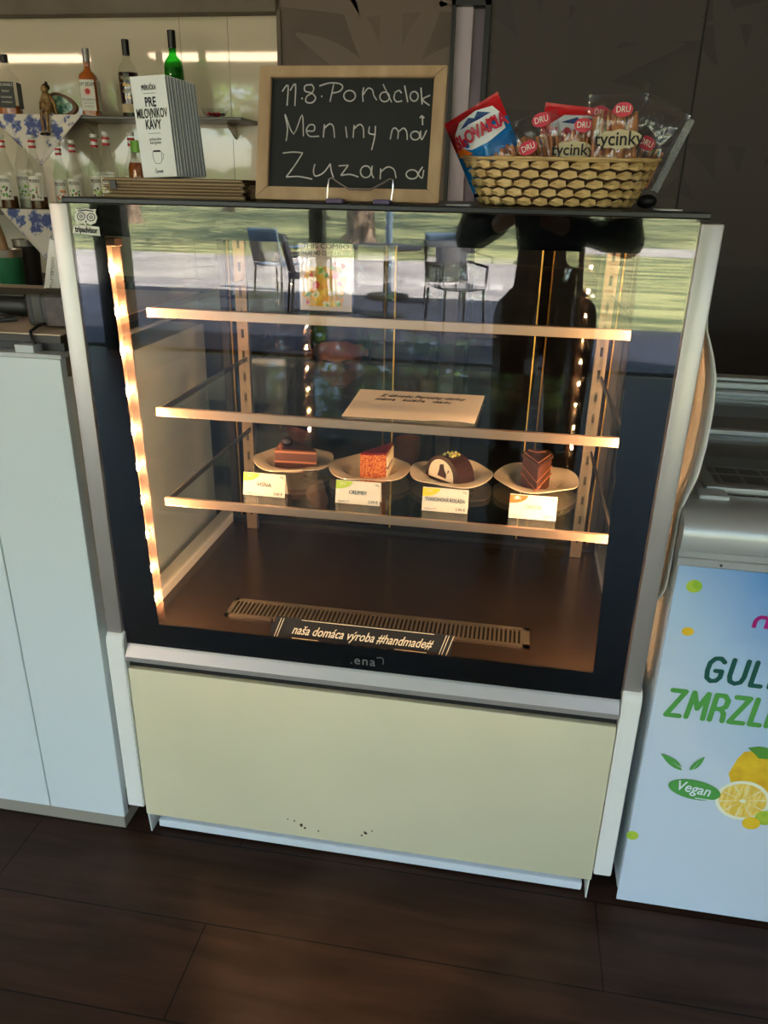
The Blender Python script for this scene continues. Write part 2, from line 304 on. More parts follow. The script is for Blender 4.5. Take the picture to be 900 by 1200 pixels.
# ================================================================== the room
YF = 2.35            # face of the back wall
YS = 2.40            # face of the glossy splashback set into it
ZC = 2.9
struct(B().box(-6, 4.2, -5, 2.7, -.12, 0).build('floor', 'wood_planks', origin=(0,0,0)))
struct(B().box(-6, 4.2, -5.3, 2.75, ZC, ZC+.15).build('ceiling', 'ceiling_paint'))
struct(B().box(-6.2, -6, -5, 2.7, 0, ZC).build('wall_left', 'side_paint'))
struct(B().box(4.2, 4.4, -5, 2.7, 0, ZC).build('wall_right', 'side_paint'))
sx1 = A(328, 100, YF).x; gx0 = A(526, 100, YF).x; gx1 = A(570, 100, YF).x; gz = A(550, 3, YF).z
sz1 = A(200, 20, YS).z; seamx = A(812, 120, YF).x
# palm fronds printed on the wallpaper: part of the wall's own mesh
def fronds(b, cx, z0, S, n, m, lim, seed, zl=(0,9)):
    rr = random.Random(seed)
    for k in range(n):
        t = (k+.5)/n*2-1; a = PI/2-t*1.25; L = S*(1-.25*abs(t))*rr.uniform(.85,1.1); w = S*.085
        left, right = [], []
        for i in range(13):
            u = i/12; bendv = t*u*u*S*.42; x = cx+math.cos(a)*L*u+bendv*.5; z = z0+math.sin(a)*L*u-abs(t)*u*u*S*.35
            ww = w*math.sin(PI*min(1,u*.93+.05))**.8; nx, nz = math.sin(a), -math.cos(a)
            left.append((x+nx*ww, z+nz*ww)); right.append((x-nx*ww, z-nz*ww))
        for i in range(12):
            q = [left[i], left[i+1], right[i+1], right[i]]
            q = [(min(max(p[0], lim[0]+.001*k2), lim[1]-.001*k2), p[1]) for k2, p in enumerate(q, 1)]
            if max(p[0] for p in q)-min(p[0] for p in q) > .006:
                n0 = len(b.bm.faces); y = YF-.0006-k*.00006
                f = b.bm.faces.new([b.bm.verts.new((p[0], y, p[1])) for p in q]); f.material_index = m
b = B()
b.box(sx1, gx0, YF, YF+.3, 0, ZC); b.box(-6, sx1, YF, YF+.3, sz1+.02, ZC); b.box(-6, sx1, YF+.06, YF+.3, 0, sz1+.05)
for cx, z0, S, n, sd in ((.14, 1.62, .55, 7, 1), (.30, 1.15, .55, 9, 2), (.02, 1.95, .5, 7, 5), (.33, 1.98, .4, 7, 9)): fronds(b, cx, z0, S, n, 1, (sx1, gx0), sd)
struct(b.build('wall_back', ['wallpaper_brown', 'leaf_brown']))
b = B(); b.box(gx1, 4.2, YF, YF+.3, 0, ZC); b.box(gx0, gx1, YF, YF+.3, gz+.01, ZC)
for cx, z0, S, n, sd in ((.78, 1.62, .62, 9, 3), (1.0, 1.15, .6, 11, 4), (.72, 1.1, .5, 7, 8), (1.12, 1.85, .5, 9, 6), (.9, 2.1, .5, 9, 7)): fronds(b, cx, z0, S, n, 1, (gx1, seamx-.004), sd)
for cx, z0, S, n, sd in ((1.55, 1.5, .62, 9, 13), (1.6, 1.05, .6, 11, 14), (1.75, 1.9, .5, 9, 16), (2.0, 1.3, .6, 9, 17)): fronds(b, cx, z0, S, n, 1, (seamx+.004, 3.5), sd)
b.box(seamx-.004, seamx+.003, YF-.001, YF+.01, 0, ZC, m=2)
struct(b.build('wall_back', ['wallpaper_dark', 'leaf_dark', 'dark_gap']))
# narrow dark framed opening between the two wall papers
d = struct(bpy.data.objects.new('door_1', None)); COL.objects.link(d); d.location = ((gx0+gx1)/2, YF, 0); ORG[d] = Vector(d.location)
B().box(gx0, gx0+.014, YF-.02, YF+.2, 0, gz+.01).box(gx1-.022, gx1, YF-.02, YF+.2, 0, gz+.01).box(gx0, gx1, YF-.02, YF+.2, gz-.012, gz+.01).build('door_frame', 'mullion', d)
mx = A(550, 100, YF+.02).x
B().box(gx0+.014, mx, YF+.015, YF+.2, 0, gz).build('jamb_board', 'lavender', d)
B().box(mx, gx1-.02, YF+.03, YF+.24, 0, 1.70).box(mx, gx1-.02, YF+.05, YF+.26, 1.70, gz).build('door_leaf', ['lavender_dark'], d)
# glossy splashback behind the bar, three sheets with thin joints
b = B(); xs = [-3.2, A(212, 60, YS).x, A(268, 60, YS).x, sx1+.03]
for a, c in zip(xs, xs[1:]): b.box(a+.0012, c-.0012, YS, YS+.012, .9, sz1+.04)
b.box(-3.2, sx1, YS+.004, YS+.011, .9, sz1+.03, m=1)
struct(b.build('trim_1', ['splash', 'seam']))
b = B(); b.box(-3.2, sx1, YF-.03, YS+.01, sz1, sz1+.2, .004); b.box(sx1-.004, sx1+.012, YF-.012, YS+.01, .9, sz1+.01)
struct(b.build('trim_2', ['stone_frame']))
# two linear ceiling lamps
def line_lamp(px0, px1, py, label):
    pts = []
    for p in (px0, px1):
        g = A(p, py, YS); d = g-CP; d.y *= -1; t = (2.72-g.z)/d.z; pts.append(g+d*t)
    y = sum(p.y for p in pts)/2
    t = thing('ceiling_lamp', label, 'ceiling lamp', ((pts[0].x+pts[1].x)/2, y, 2.70))
    B().box(pts[0].x-.03, pts[1].x+.03, y-.21, y+.21, 2.742, 2.80, .005).build('housing', 'alu', t)
    B().box(pts[0].x, pts[1].x, y-.17, y+.17, 2.70, 2.74, .004).build('diffuser', 'lamp_warm', t)
    for xh in (pts[0].x+.3, pts[1].x-.3): B().cyl((xh, y, 2.8), (xh, y, ZC), .006).build('hanger', 'steel', t)
line_lamp(-120, 100, 69, 'long warm ceiling lamp, its glow mirrored at far left of the pale splashback')
line_lamp(181, 345, 67, 'long warm ceiling lamp, its glow mirrored right of the green bottle')

# ================================================================== the display case
case = thing('display_case', 'large glass pastry display case with cream drawer front and lit shelves', 'display case', (.5, .3, 0))
c = case
# lower body
B().box(.04, .96, .03, .66, .085, .452, .004).build('carcass', 'white_lacquer', c)
b = B(); b.box(.0365, .9665, -.014, .004, .064, .434, .003); dp = b.build('drawer_front', 'cream_panel', c, smooth=True)
for (px, py, s) in ((353,967,1),(357,970,.7),(345,962,.5),(428,976,1),(424,979,.7),(373,974,.5),(436,974,.5),(337,960,.4)):
    p = A(px, py, -.0145); bb = [(p.x+s*.004*math.cos(a)*R.uniform(.5,1.2), -.0148, p.z+s*.005*math.sin(a)*R.uniform(.4,1.3)) for a in [k*PI/4 for k in range(8)]]
    b = B(); b.prism(bb, (0,.0004,0)); b.build('scuff_mark', 'straw_dark', dp)
b = B(); b.prism([(.036,-.002,.484),(.036,-.016,.462),(.036,-.016,.452),(.036,.03,.452),(.036,.03,.484)], (.93,0,0)); b.build('front_lip', 'alu', c)
B().box(.036, .966, -.003, .03, .434, .452).build('shadow_gap', 'dark_gap', c)
for x0, x1 in ((-.004, .036), (.966, 1.003)):
    b = B(); pr = [(-.016,.083),(.66,.083),(.66,.51),(.0,.51)]+[(-.016+.016*(1-math.sin(a)), .494+.016*math.cos(a)) for a in (.3,.7,1.1,PI/2)]
    pr = [(-.016,.083),(.66,.083),(.66,.512),(.004,.512),(-.006,.508),(-.013,.5),(-.016,.49)]
    b.prism([(x0+.002, y, z) for y, z in pr], (x1-x0-.004, 0, 0)); 
    bmesh.ops.bevel(b.bm, geom=b.bm.edges[:], offset=.0018, segments=2, affect='EDGES'); b.build('side_cheek', 'white_plastic', c, smooth=True)
b = B(); b.box(.048, .955, .03, .05, .006, .085); b.box(.048, .955, .012, .05, .006, .026, .003); b.build('plinth', 'freezer_white', c)
for x in (.036, .964): b = B(); b.prism([(x-.0012,-.006,.066),(x-.0012,.12,.066),(x-.0012,.12,.002),(x-.0012,.0,.002)], (.0024,0,0)); b.build('foot_plate', 'white_lacquer', c)
# glazed upper part
for x0, x1, zt, yy in ((-.002, .0295, 1.279, 0), (.968, .9985, 1.274, 0)):
    b = B(); b.box(x0, x1, -.006, .02, .50, zt, .0025); b.build('corner_profile', 'alu', c, smooth=True)
b = B(); b.box(.0305, .967, -.006, -.001, .482, 1.279); fg = b.build('front_glass', 'clear_glass', c)
b = B(); b.box(.0315, .966, -.0005, .003, .4825, .533).box(.0315, .966, -.0005, .003, 1.232, 1.2785).box(.0315, .083, -.0005, .003, .533, 1.232)
b2 = B(); 
def quadbox(b, p, y0, y1, m=0): b.prism([(x, y0, z) for x, z in p], (0, y1-y0, 0), m)
b = B(); wl0, wl1, wr0, wr1, wb, wt = .082, .103, .893, .914, .533, 1.232
quadbox(b, [(.0315,.4825),(.966,.4825),(.966,wb),(wr1,wb),(wl1,wb),(.0315,wb)], -.0005, .003)
quadbox(b, [(.0315,wb),(wl1,wb),(wl0,wt),(.0315,wt)], -.0005, .003); quadbox(b, [(wr1,wb),(.966,wb),(.966,wt),(wr0,wt)], -.0005, .003)
quadbox(b, [(.0315,wt),(.966,wt),(.966,1.2785),(.0315,1.2785)], -.0005, .003)
b.build('printed_border', 'black_glass', c)
b2.bm.free()
for x in (.031, .9665): B().box(x-.002, x+.002, .022, .66, .49, 1.272).build('side_glass', 'clear_glass', c)
for x in (.031, .9665): B().box(x-.001, x+.008 if x < .5 else x-.008, .05, .058, .49, 1.272).build('glass_seam', 'steel', c)
B().box(.02, .98, -.005, .68, 1.279, 1.288, .002).build('top_panel', 'black_top', c)
B().box(.03, .97, .004, .66, .452, .489, .002).build('floor_tray', 'case_floor', c)
for x0, x1 in ((.086,.113), (.906,.932)):
    b = B(); b.box(x0, x1, .56, .575, .49, 1.279); z = .53
    while z < 1.26: b.box((x0+x1)/2-.003, (x0+x1)/2+.003, .5585, .5605, z, z+.020, m=1); z += .05
    b.build('slotted_post', ['post_steel', 'dark_gap'], c)
b = B(); b.box(.033, .05, .60, .665, .49, 1.279).box(.95, .967, .60, .665, .49, 1.279).box(.033,.967,.60,.665,1.262,1.279).box(.033,.967,.60,.665,.452,.50); b.build('rear_frame', 'mullion', c)
for x0, x1, y in ((.05, .45, .62), (.425, .80, .635), (.775, .95, .62)):
    d = B().box(x0, x1, y, y+.005, .50, 1.262).build('sliding_door', 'smoked_glass', c)
    for xe in (x0, x1): B().box(xe-.0015, xe+.0015, y-.002, y+.007, .50, 1.262).build('polished_edge', 'gold', d)
for zt in (1.112, .937, .763):      # three glass shelves with steel front strips
    z = zt
    s = B().box(.108, .923, .082, .548, z-.006, z, .001).build('glass_shelf', 'shelf_glass', c)
    B().box(.104, .927, .074, .082, z-.014, z+.002, .001).build('front_strip', 'strip_steel', s)
    for x in (.106, .925): B().box(x-.002, x+.002, .084, .56, z-.012, z-.001).build('shelf_bracket', 'dark_grey_plastic', s)
# air vent in the floor of the case
b = B(); x0, x1, y0, y1 = .186, .808, .124, .196
b.box(x0, x1, y0, y0+.010, .489, .4935).box(x0, x1, y1-.010, y1, .489, .4935).box(x0, x0+.010, y0, y1, .489, .4935).box(x1-.014, x1, y0, y1, .489, .4935)
g = b.build('vent_frame', 'steel', c)
b = B(); x = x0+.014
while x < x1-.016: b.box(x, x+.0042, y0+.008, y1-.008, .489, .4930); x += .0088
b.build('vent_slats', 'steel', g); B().box(x0+.005, x1-.005, y0+.005, y1-.005, .4890, .4896).build('vent_opening', 'dark_gap', g)
# bulb strips just behind the front glass
bz = [1.180, 1.112, 1.046, .975, .905, .838, .772, .703, .632, .568]
for side in (0, 1):
    f = lambda z: ((.0765 + (1.18-z)*.018) if side == 0 else 1-.0765+(1.18-z)*.012)
    t = B(); w = .011
    sg = 1 if side == 0 else -1; t.prism([(f(1.225)-w*sg,.022,1.225),(f(1.225)-w*sg,.047,1.225),(f(.517)-w*sg,.047,.517),(f(.517)-w*sg,.022,.517)], (.002*sg,0,0))
    st = t.build('lamp_strip', 'tube_back', c); sgn = 1 if side == 0 else -1
    t = B()
    pts = [(f(1.225), .034, 1.225), (f(.517), .034, .517)]
    t.tube(pts, .0115, 14, 0, False); t.build('tube_cover', 'tube_cover', st, smooth=True)
    B().box(f(1.225)-w-.001, f(1.225)+w+.001, .022, .047, 1.215, 1.228, .002).build('end_cap', 'tube_back', st)
    for z in bz:
        b = B(); b.box(f(z)-sgn*.009, f(z)-sgn*.002, .029, .038, z-.006, z+.006, .002); b.build('bulb', 'bulb', st)
# black strip with white script, standing on the floor of the case behind the glass
tg = B(); P = [A(323,722,.022), A(531,746,.022), A(527,769,.012), A(312,745,.012)]
tl, tr = Vector((.329,.030,.566)), Vector((.665,.030,.566)); bl, br_ = Vector((.316,.012,.522)), Vector((.662,.012,.522))
tl.z = tr.z = .560
tg.prism([tl, tr, br_, bl], (0,.002,0)); sign = tg.build('script_sign', 'sign_black', origin=(.49,.02,.49)); tag(sign, 'black strip sign with cream handmade slogan at the bottom inside the case', 'sign')
up = (tl-bl).normalized(); xx = Vector((1,0,0)); mid = (tl+tr+bl+br_)/4+Vector((0,-.0012,0))
for x_ in (.318, .655): B().box(x_,x_+.004,.0305,.0315,.489,.553).box(x_,x_+.004,.012,.0315,.489,.491).build('support', 'black_plastic', sign)
lettering('naša domáca výroba #handmade#', .024, mid+Vector((0,0,.0)), 'cream', sign, xx, up, shear=.5, width=.268, bold=.0002)
b = B()
for xa in (-.160, -.155, .152, .157, .165): 
    o = mid+xx*xa; b.prism([o-up*.020, o-up*.020+xx*.0014, o+up*.021+xx*.0014, o+up*.021], (0,-.0004,0))
for xa, xb, ya in ((-.125,-.075,-.0165), (.07,.13,-.0165), (-.12,.13,.020)):
    b.prism([mid+xx*xa+up*ya, mid+xx*xb+up*ya, mid+xx*xb+up*(ya+.001), mid+xx*xa+up*(ya+.001)], (0,-.0004,0))
b.build('ruled_line', 'cream', sign)
lettering('.ena', .026, (.503,-.0068,.507), 'ink_grey', c, name='maker_lettering', ext=.0003, spacing=1.15)
b = B(); strokes(b, [[(.532,.517),(.535,.519),(.539,.518),(.5415,.514),(.541,.505)],[(.529,.5175),(.5315,.5185)]], lambda x,z:(x,-.0066,z), .0009); b.build('maker_emblem', 'ink_grey', c)
# round owl sticker
st = thing('sticker', 'white owl sticker at the top left corner of the display case glass', 'sticker', A(101,262,-.0065))
def SP(px, py, dy=0): p = A(px, py, -.0065-dy); return (p.x, p.y, p.z)
b = B(); b.prism([SP(86.5,263), SP(116,266), SP(117.5,276.5), SP(85,273)], (0,.0006,0)); 
b.prism([SP(x,y) for x,y in ((88,244.5),(93,245.5),(100,244),(107,245.5),(112.5,245),(111.5,249),(114,255),(112,261),(106,263.5),(101.5,261),(100,264),(97,261),(92,262.5),(88,258),(87.5,251),(89.5,249))], (0,.0006,0)); b.build('backing', 'label_white', st)
b = B()
for cx, cy in ((95,253.5),(106.5,254.5)):
    for r0, m in ((5.0,0),(3.9,1),(2.2,0),(1.3,1),(.6,0)):
        dd = {5.0:.0003,3.9:.0005,2.2:.0007,1.3:.0009,.6:.0011}[r0]
        b.prism([SP(cx+r0*math.cos(a*PI/8), cy+r0*math.sin(a*PI/8), dd) for a in range(16)], (0,.0002,0), m)
b.prism([SP(99.5,258.5,.0004), SP(102,258.7,.0004), SP(100.7,262,.0004)], (0,.0002,0)); b.prism([SP(91,246.5,.0004),SP(100.5,245.2,.0004),SP(110,247.2,.0004),SP(109.5,248.4,.0004),SP(100.5,246.8,.0004),SP(91.5,247.8,.0004)], (0,.0002,0)); b.build('owl_emblem', ['ink', 'label_white'], st)
lettering('tripadvisor', .0125, Vector(SP(101,269.5,.0008)), 'ink', st, (1,0,-.04), width=.038, ext=.0002, bold=.0003)

# ------------------------------------------------------------------ things inside the case
ZS = .763                # top of the lowest shelf
def plate(cx, cy, rot, label):
    t = thing('plate', label, 'plate', (cx, cy, ZS), 'plates with cake')
    def f(u, v):
        a = 2*PI*u
        q = (abs(math.cos(a))**2.5+abs(math.sin(a))**2.5)**(-1/2.5)
        wav = 1+.035*math.cos(4*a)
        prof = [(0,.004),(.30,.004),(.52,.005),(.60,.010),(.68,.0145),(.86,.0175),(1.0,.0185),(1.0,.0165),(.86,.0152),(.66,.0105),(.55,.0015),(.50,0),(0,0)]
        k = v*(len(prof)-1); i = min(int(k), len(prof)-2); w = k-i; r = prof[i][0]*(1-w)+prof[i+1][0]*w; z = prof[i][1]*(1-w)+prof[i+1][1]*w
        s = .0815*r*(1+(q*wav-1)*min(1, r*1.2)**2); lift = .003*math.cos(4*a)*max(0,(r-.65)/.35)
        x, y = math.cos(a)*s, math.sin(a)*s
        return (x*math.cos(rot)-y*math.sin(rot), x*math.sin(rot)+y*math.cos(rot), z+lift)
    b = B(); b.grid(f, 48, 36, 0, True); b.build('dish', 'plate', t, smooth=True, local=True)
    return t
plate(.290, .305, .35, 'white plate under the sponge slice topped with a cherry, leftmost of the four')
plate(.457, .288, .1, 'white plate under the orange crumb coated cake slice')
plate(.625, .293, -.25, 'white plate under the chocolate roulade slice')
plate(.795, .300, .55, 'white plate under the pointed glazed chocolate wedge, rightmost of the four')
# cake 1: layered chocolate slice lying sideways
def wedge(tip, l, r, z0, z1): return [tip, l, r]
k1 = thing('cake_slice', 'dark layered chocolate cake slice with a cherry on top', 'cake', (.302,.292,ZS+.004), 'cake slices on the lowest shelf')
def tri(b, pts, z0, z1, m=0, n=6):
    b.prism([(x, y, z0) for x, y in pts], (0,0,z1-z0), m)
T1 = [(.262,.262),(.350,.268),(.338,.292),(.285,.330),(.258,.318)]
Z0 = ZS+.0045
b = B(); tri(b, T1, Z0, Z0+.017); b.build('sponge_layer', 'choc', k1)
b = B(); tri(b, [(x*.995+.0015,y) for x,y in T1], Z0+.017, Z0+.021); tri(b, T1, Z0+.021, Z0+.038, 1); tri(b, [(x,y) for x,y in T1], Z0+.038, Z0+.042); b.build('cream_layer', ['caramel','choc_cream'], k1)
b = B(); tri(b, [(.276,.270),(.349,.270),(.336,.292),(.285,.328),(.266,.316)], Z0+.042, Z0+.0445); b.build('glaze_top', 'choc', k1)
B().ball((.281,.290,Z0+.054), .012, 2, sc=(1.1,1,.9), jit=.1).build('cherry', 'cherry', k1, smooth=True)
b = B()
for i in range(10): b.ball((.264+R.uniform(0,.012), .268+R.uniform(0,.03), Z0+.044), R.uniform(.001,.0025), 1)
for p in ((.318,.258),(.322,.256),(.352,.272)): b.ball((p[0],p[1],Z0+.002), .0018, 1)
b.build('cake_crumb', 'caramel', k1)
# cake 2: crumb wedge, back toward the viewer, tip away
k2 = thing('cake_slice', 'cake wedge with orange crumb coating and dark red jelly top', 'cake', (.475,.25,ZS+.004), 'cake slices on the lowest shelf')
o2 = [(.450,.232),(.456,.226),(.497,.236),(.4985,.243),(.500,.318)]; top2 = Z0+.058
b = B(); tri(b, [(.452,.240),(.4965,.246),(.4995,.320)], Z0, top2-.004); b.build('sponge', 'sponge', k2)
def crumbwall(u, v): 
    x = .4475+.050*u; y = .232+.011*u-.004*math.sin(PI*u); return (x, y, Z0+(top2-Z0)*v)
b = B(); P_ = [crumbwall(i/6,0) for i in range(7)]; b.prism([(p[0],p[1],Z0) for p in P_]+[(.4985,.252,Z0),(.450,.243,Z0)], (0,0,top2-Z0-.001)); b.build('crumb_coat', 'crumb', k2)
b = B(); tri(b, [(.4475,.233),(.470,.233),(.498,.243),(.5005,.322)], top2-.004, top2+.003); bmesh.ops.bevel(b.bm, geom=b.bm.edges[:], offset=.001, segments=2, affect='EDGES'); b.build('jelly_top', 'jelly', k2, smooth=True)
b = B(); b.box(.4985,.5015,.245,.318,Z0+.01,top2-.006); b.box(.4990,.5022,.245,.300,Z0+.026,Z0+.031,m=1); b.build('cream_side', ['cream','jelly'], k2)
# cake 3: roulade half-round
k3 = thing('cake_slice', 'half round chocolate coated roulade slice with chopped nuts', 'cake', (.615,.262,ZS+.004), 'cake slices on the lowest shelf')
c0 = Vector((.572,.292,Z0)); ax3 = Vector((.072,-.056,0)); L3 = ax3.length; xd = ax3.normalized(); dp3 = Vector((.030,.030,0))
def arch(s0, r, zb=0, n=14): return [c0+xd*(L3/2+s0)+xd*(-r*math.cos(PI*k/n))+Vector((0,0,zb+(r*1.22)*math.sin(PI*k/n)**.8)) for k in range(n+1)]
hw = L3/2
b = B(); b.prism(arch(0, hw), dp3); b.build('chocolate_coat', 'choc', k3)
b = B(); off = Vector((-.0006,-.0008,0)); b.prism([p+off for p in arch(-.002, hw*.74, .007)], dp3*.1); fl = b.build('cream_filling', 'cream', k3)
b = B(); pc = c0+xd*(L3/2)+off*2.2; zz = Vector((0,0,1))
b.prism([pc+xd*x+zz*z for x, z in ((-.010,.014),(.012,.012),(.013,.020),(.007,.028),(.004,.040),(-.004,.038),(-.006,.026))], dp3*.05); b.prism([pc+xd*x+zz*z for x, z in ((.016,.024),(.020,.028),(.018,.031))], dp3*.05); b.build('filling_centre', 'choc_cake', fl)
b = B()
for i in range(26):
    b.ball(c0+xd*(L3/2+R.uniform(-.012,.018))+dp3*R.uniform(.2,.8)+Vector((0,0,hw*1.22+R.uniform(-.002,.004))), R.uniform(.0018,.0036), 1, m=R.choice((0,0,1)))
b.build('chopped_nut', ['nut','cream'], k3)
b = B(); b.tube([c0+xd*(hw*1.62)+dp3*.8+zz*.030, c0+xd*(hw*1.75)+dp3*.7+zz*.024], .0012, 6); b.build('cream_streak', 'cream', k3)
# cake 4: wedge standing with tip toward the viewer
k4 = thing('cake_slice', 'pointed chocolate glazed cake wedge with its tip to the front', 'cake', (.79,.27,ZS+.004), 'cake slices on the lowest shelf')
T4 = [(.794,.224),(.823,.288),(.815,.318),(.772,.316),(.763,.286)]
h4 = .066
b = B(); tri(b, [(.794,.226),(.821,.288),(.815,.316),(.772,.314),(.765,.287)], Z0, Z0+h4-.004)
b.build('layers', 'choc_cream', k4)
b = B(); tri(b, [(.7935,.222),(.8235,.288),(.816,.319),(.7715,.318),(.762,.286)], Z0+h4-.006, Z0+h4); b.build('glaze_top', 'glaze', k4)
b = B()
for z, r in ((Z0+.016,.0014),(Z0+.032,.0012)):
    b.tube([(.763,.286,z+.012),(.7935,.2245,z-.002),(.823,.288,z+.012)], r, 6)
b.tube([(.790,.2235,Z0+.012),(.801,.238,Z0+.016)], .0022, 6); b.build('cream_line', 'caramel', k4)
b = B(); b.tube([(.768,.290,Z0+h4+.0008),(.7935,.232,Z0+h4+.0008),(.818,.290,Z0+h4+.0008)], .0009, 6); b.tube([(.775,.31,Z0+h4+.0008),(.79,.298,Z0+h4+.0008),(.81,.308,Z0+h4+.0008)], .0008, 6); b.build('glaze_ripple', 'caramel', k4)
# price cards
def card(x0, x1, y, name, price, pm, label, yaw=0):
    t = thing('price_card', label, 'price card', ((x0+x1)/2, y, ZS), 'price cards'); w = (x1-x0)/2; h = .0425
    mt = Matrix.Rotation(yaw, 4, 'Z'); t.rotation_euler = (0,0,yaw)
    b = B(); b.prism([(-w,0,0),(w,0,0),(w,.010,h),(-w,.010,h)], (0,.0006,0)); b.prism([(-w,.022,0),(w,.022,0),(w,.0106,h),(-w,.0106,h)], (0,.0006,0)); b.build('folded_card', 'paper', t, local=True)
    up = Vector((0,.010,h)).normalized(); nn = Vector((0,-1,.235)).normalized()
    at = lambda x, z: Vector((x, .010*z/h, z))+nn*.0004
    b = B(); b.prism([at(-w, h-.001)]+[at(-w+.032*math.sin(a*PI/12), h-.001-.015*math.cos(a*PI/12)) for a in range(7)], nn*.0003)
    cm = b.build('corner_print', pm, t, local=True)
    lettering('·)×(·' if pm != 'orange_print' else '·)■(·', .008, at(-w+.013, h-.006)+nn*.0004, 'paper', t, (1,0,0), up, local=True, name='corner_lettering', ext=.0002)
    lettering(name, .0105, at(0, h*.50), 'ink_soft', t, (1,0,0), up, local=True, width=min(w*1.75, .0058*len(name)), ext=.0002)
    lettering(price, .007, at(w-.013, .006), 'ink', t, (1,0,0), up, local=True, name='price_lettering', ext=.0002)
    lettering('90g', .005, at(w-.007, h-.005), 'ink_grey', t, (1,0,0), up, local=True, name='weight_lettering', ext=.0002)
    lettering('alergény 1,3,7', .004, at(-w+.016, .0045), 'ink_grey', t, (1,0,0), up, local=True, name='allergen_lettering', ext=.0002)
card(.240,.323,.126,'VIŠŇA','2,60 €','green_leaf_print','white price card VIŠŇA with green corner', -.02)
card(.422,.507,.124,'CRUMBY','2,70 €','green_leaf_print','white price card with green corner before the orange crumb cake', 0)
card(.586,.670,.122,'TVAROHOVÁ ROLÁDA','2,90 €','yellow_print','white price card TVAROHOVÁ ROLÁDA with yellow corner', 0)
card(.745,.829,.122,'ORECH','2,75 €','orange_print','white price card ORECH with orange corner', 0)
# handwritten note on the middle shelf
nt_ = B(); ZN = .9375
def nf(u, v):
    a = Vector((.440,.100,0)).lerp(Vector((.673,.106,0)), u); d = Vector((.434,.300,0)).lerp(Vector((.681,.308,0)), u); p = a.lerp(d, v)
    return (p.x, p.y, ZN+.0012+.0025*max(0,math.sin((u-.62)*PI/.38))*(1-v)**2 if u > .62 else ZN+.0012)
nt_.grid(nf, 30, 16); n0 = nt_.build('handwritten_note', 'paper', origin=(.56,.2,ZN)); tag(n0, 'handwritten sheet of paper lying on the middle glass shelf', 'note'); 
sm = n0.modifiers.new('thickness', 'SOLIDIFY'); sm.thickness = .0006; sm.offset = 1
lettering('Z dôvodu Poruchy vitríny', .026, (.563,.262,ZN+.0024), 'ink', n0, (1,.03,0), (0,1,0), name='handwriting', shear=.35, width=.165, ext=.0003)
lettering('máme   koláče   vzadu', .024, (.548,.232,ZN+.0024), 'ink', n0, (1,.03,0), (0,1,0), name='handwriting', shear=.35, width=.145, ext=.0003)
# menu flyer in a clear stand on the top shelf
zf = 1.1122
hf = thing('flyer_holder', 'clear acrylic stand holding the food flyer on the top shelf', 'flyer holder', (.413,.11,zf))
b = B(); b.box(.366,.460,.100,.1015,zf,zf+.115).box(.366,.460,.100,.150,zf,zf+.0015); b.box(.366,.460,.1045,.106,zf,zf+.115); b.build('bent_sheet', 'acrylic', hf)
fy = B().box(.3685,.4565,.1022,.1038,zf+.006,zf+.113).build('food_flyer', 'flyer', origin=(.413,.103,zf)); tag(fy, 'food flyer with yellow dish in the clear stand, reading NO CON', 'flyer')
for i, (tx, sz, z, w) in enumerate((('THIS COMBO', .011, zf+.1085, .078), ('THERE NO CONTRIBUSSES', .010, zf+.0975, .086), ('· · · · · · · · · · · · · ·', .008, zf+.089, .08))): lettering(tx, sz, (.413,.1020,z), 'ink', fy, width=w, ext=.0002)
b = B()
b.prism([(.378,.1018,zf+.013),(.440,.1018,zf+.013),(.446,.1018,zf+.05),(.444,.1018,zf+.078),(.380,.1018,zf+.076)], (0,.0004,0))
for k in range(46):
    x, z = R.uniform(.376,.446), R.uniform(zf+.014, zf+.082); m = 0 if R.random() < .65 else R.choice((1,2,3)); rr = R.uniform(.003,.007)
    if x > .425 and R.random() < .6: m = R.choice((1,2))
    n = 7; b.prism([(x+rr*math.cos(2*PI*q/n)*R.uniform(.6,1.2), .1014-k*.00001, z+rr*math.sin(2*PI*q/n)*R.uniform(.6,1.2)) for q in range(n)], (0,.0003,0), m)
b.build('food_print', ['food_yellow','food_green','food_red','cream'], fy)
# ================================================================== left counter
ct = thing('bar_counter', 'white lacquered bar counter with dark worktop left of the display case', 'counter', (-1, .3, 0))
xl = -.021
B().box(-2.2, xl, .012, .62, .10, 1.0).build('carcass', 'counter_white', ct)
xj = A(0,510,0).x
xj = -.197
B().box(xj+.0012, xl, -.004, .014, .034, 1.033, .0015).build('front_panel', 'counter_white', ct)
B().box(-1.2, xj-.0012, -.004, .014, .034, 1.033, .0015).build('front_panel', 'counter_white', ct)
B().box(-2.2, -1.203, -.004, .014, .034, 1.033, .0015).build('front_panel', 'counter_white', ct)
B().box(-2.2, xl-.004, .0, .60, 0, .034).build('kick_board', 'kick', ct)
B().box(-2.2, xl, .0, .62, 1.033, 1.040, .001).build('top_trim', 'freezer_grey', ct)
B().box(-2.2, xl-.01, .030, .62, 1.040, 1.054).build('recess', 'black_plastic', ct)
B().box(-2.2, -.032, .024, .64, 1.054, 1.067, .001).build('worktop', 'dark_grey_plastic', ct)
B().box(-2.2, -.033, .026, .64, 1.067, 1.069).build('worktop_top', 'laminate', ct)
B().box(A(20,410,.01).x, A(42,410,.01).x, .004, .030, 1.037, 1.053, .001).build('clip', 'freezer_grey', ct)
ZT = 1.069
tm = thing('card_terminal', 'dark grey card terminal beside the case on the counter', 'card terminal', (-.078, .100, ZT), rot=(0,0,.10))
b = B(); b.box(-.044,.040,-.03,.05,.004,.062,.010,seg=3); b.build('body', 'dark_grey_plastic', tm, smooth=True, local=True)
B().box(-.034,-.030,-.0306,.0,.010,.056,.0003).build('side_groove', 'black_plastic', tm, local=True)
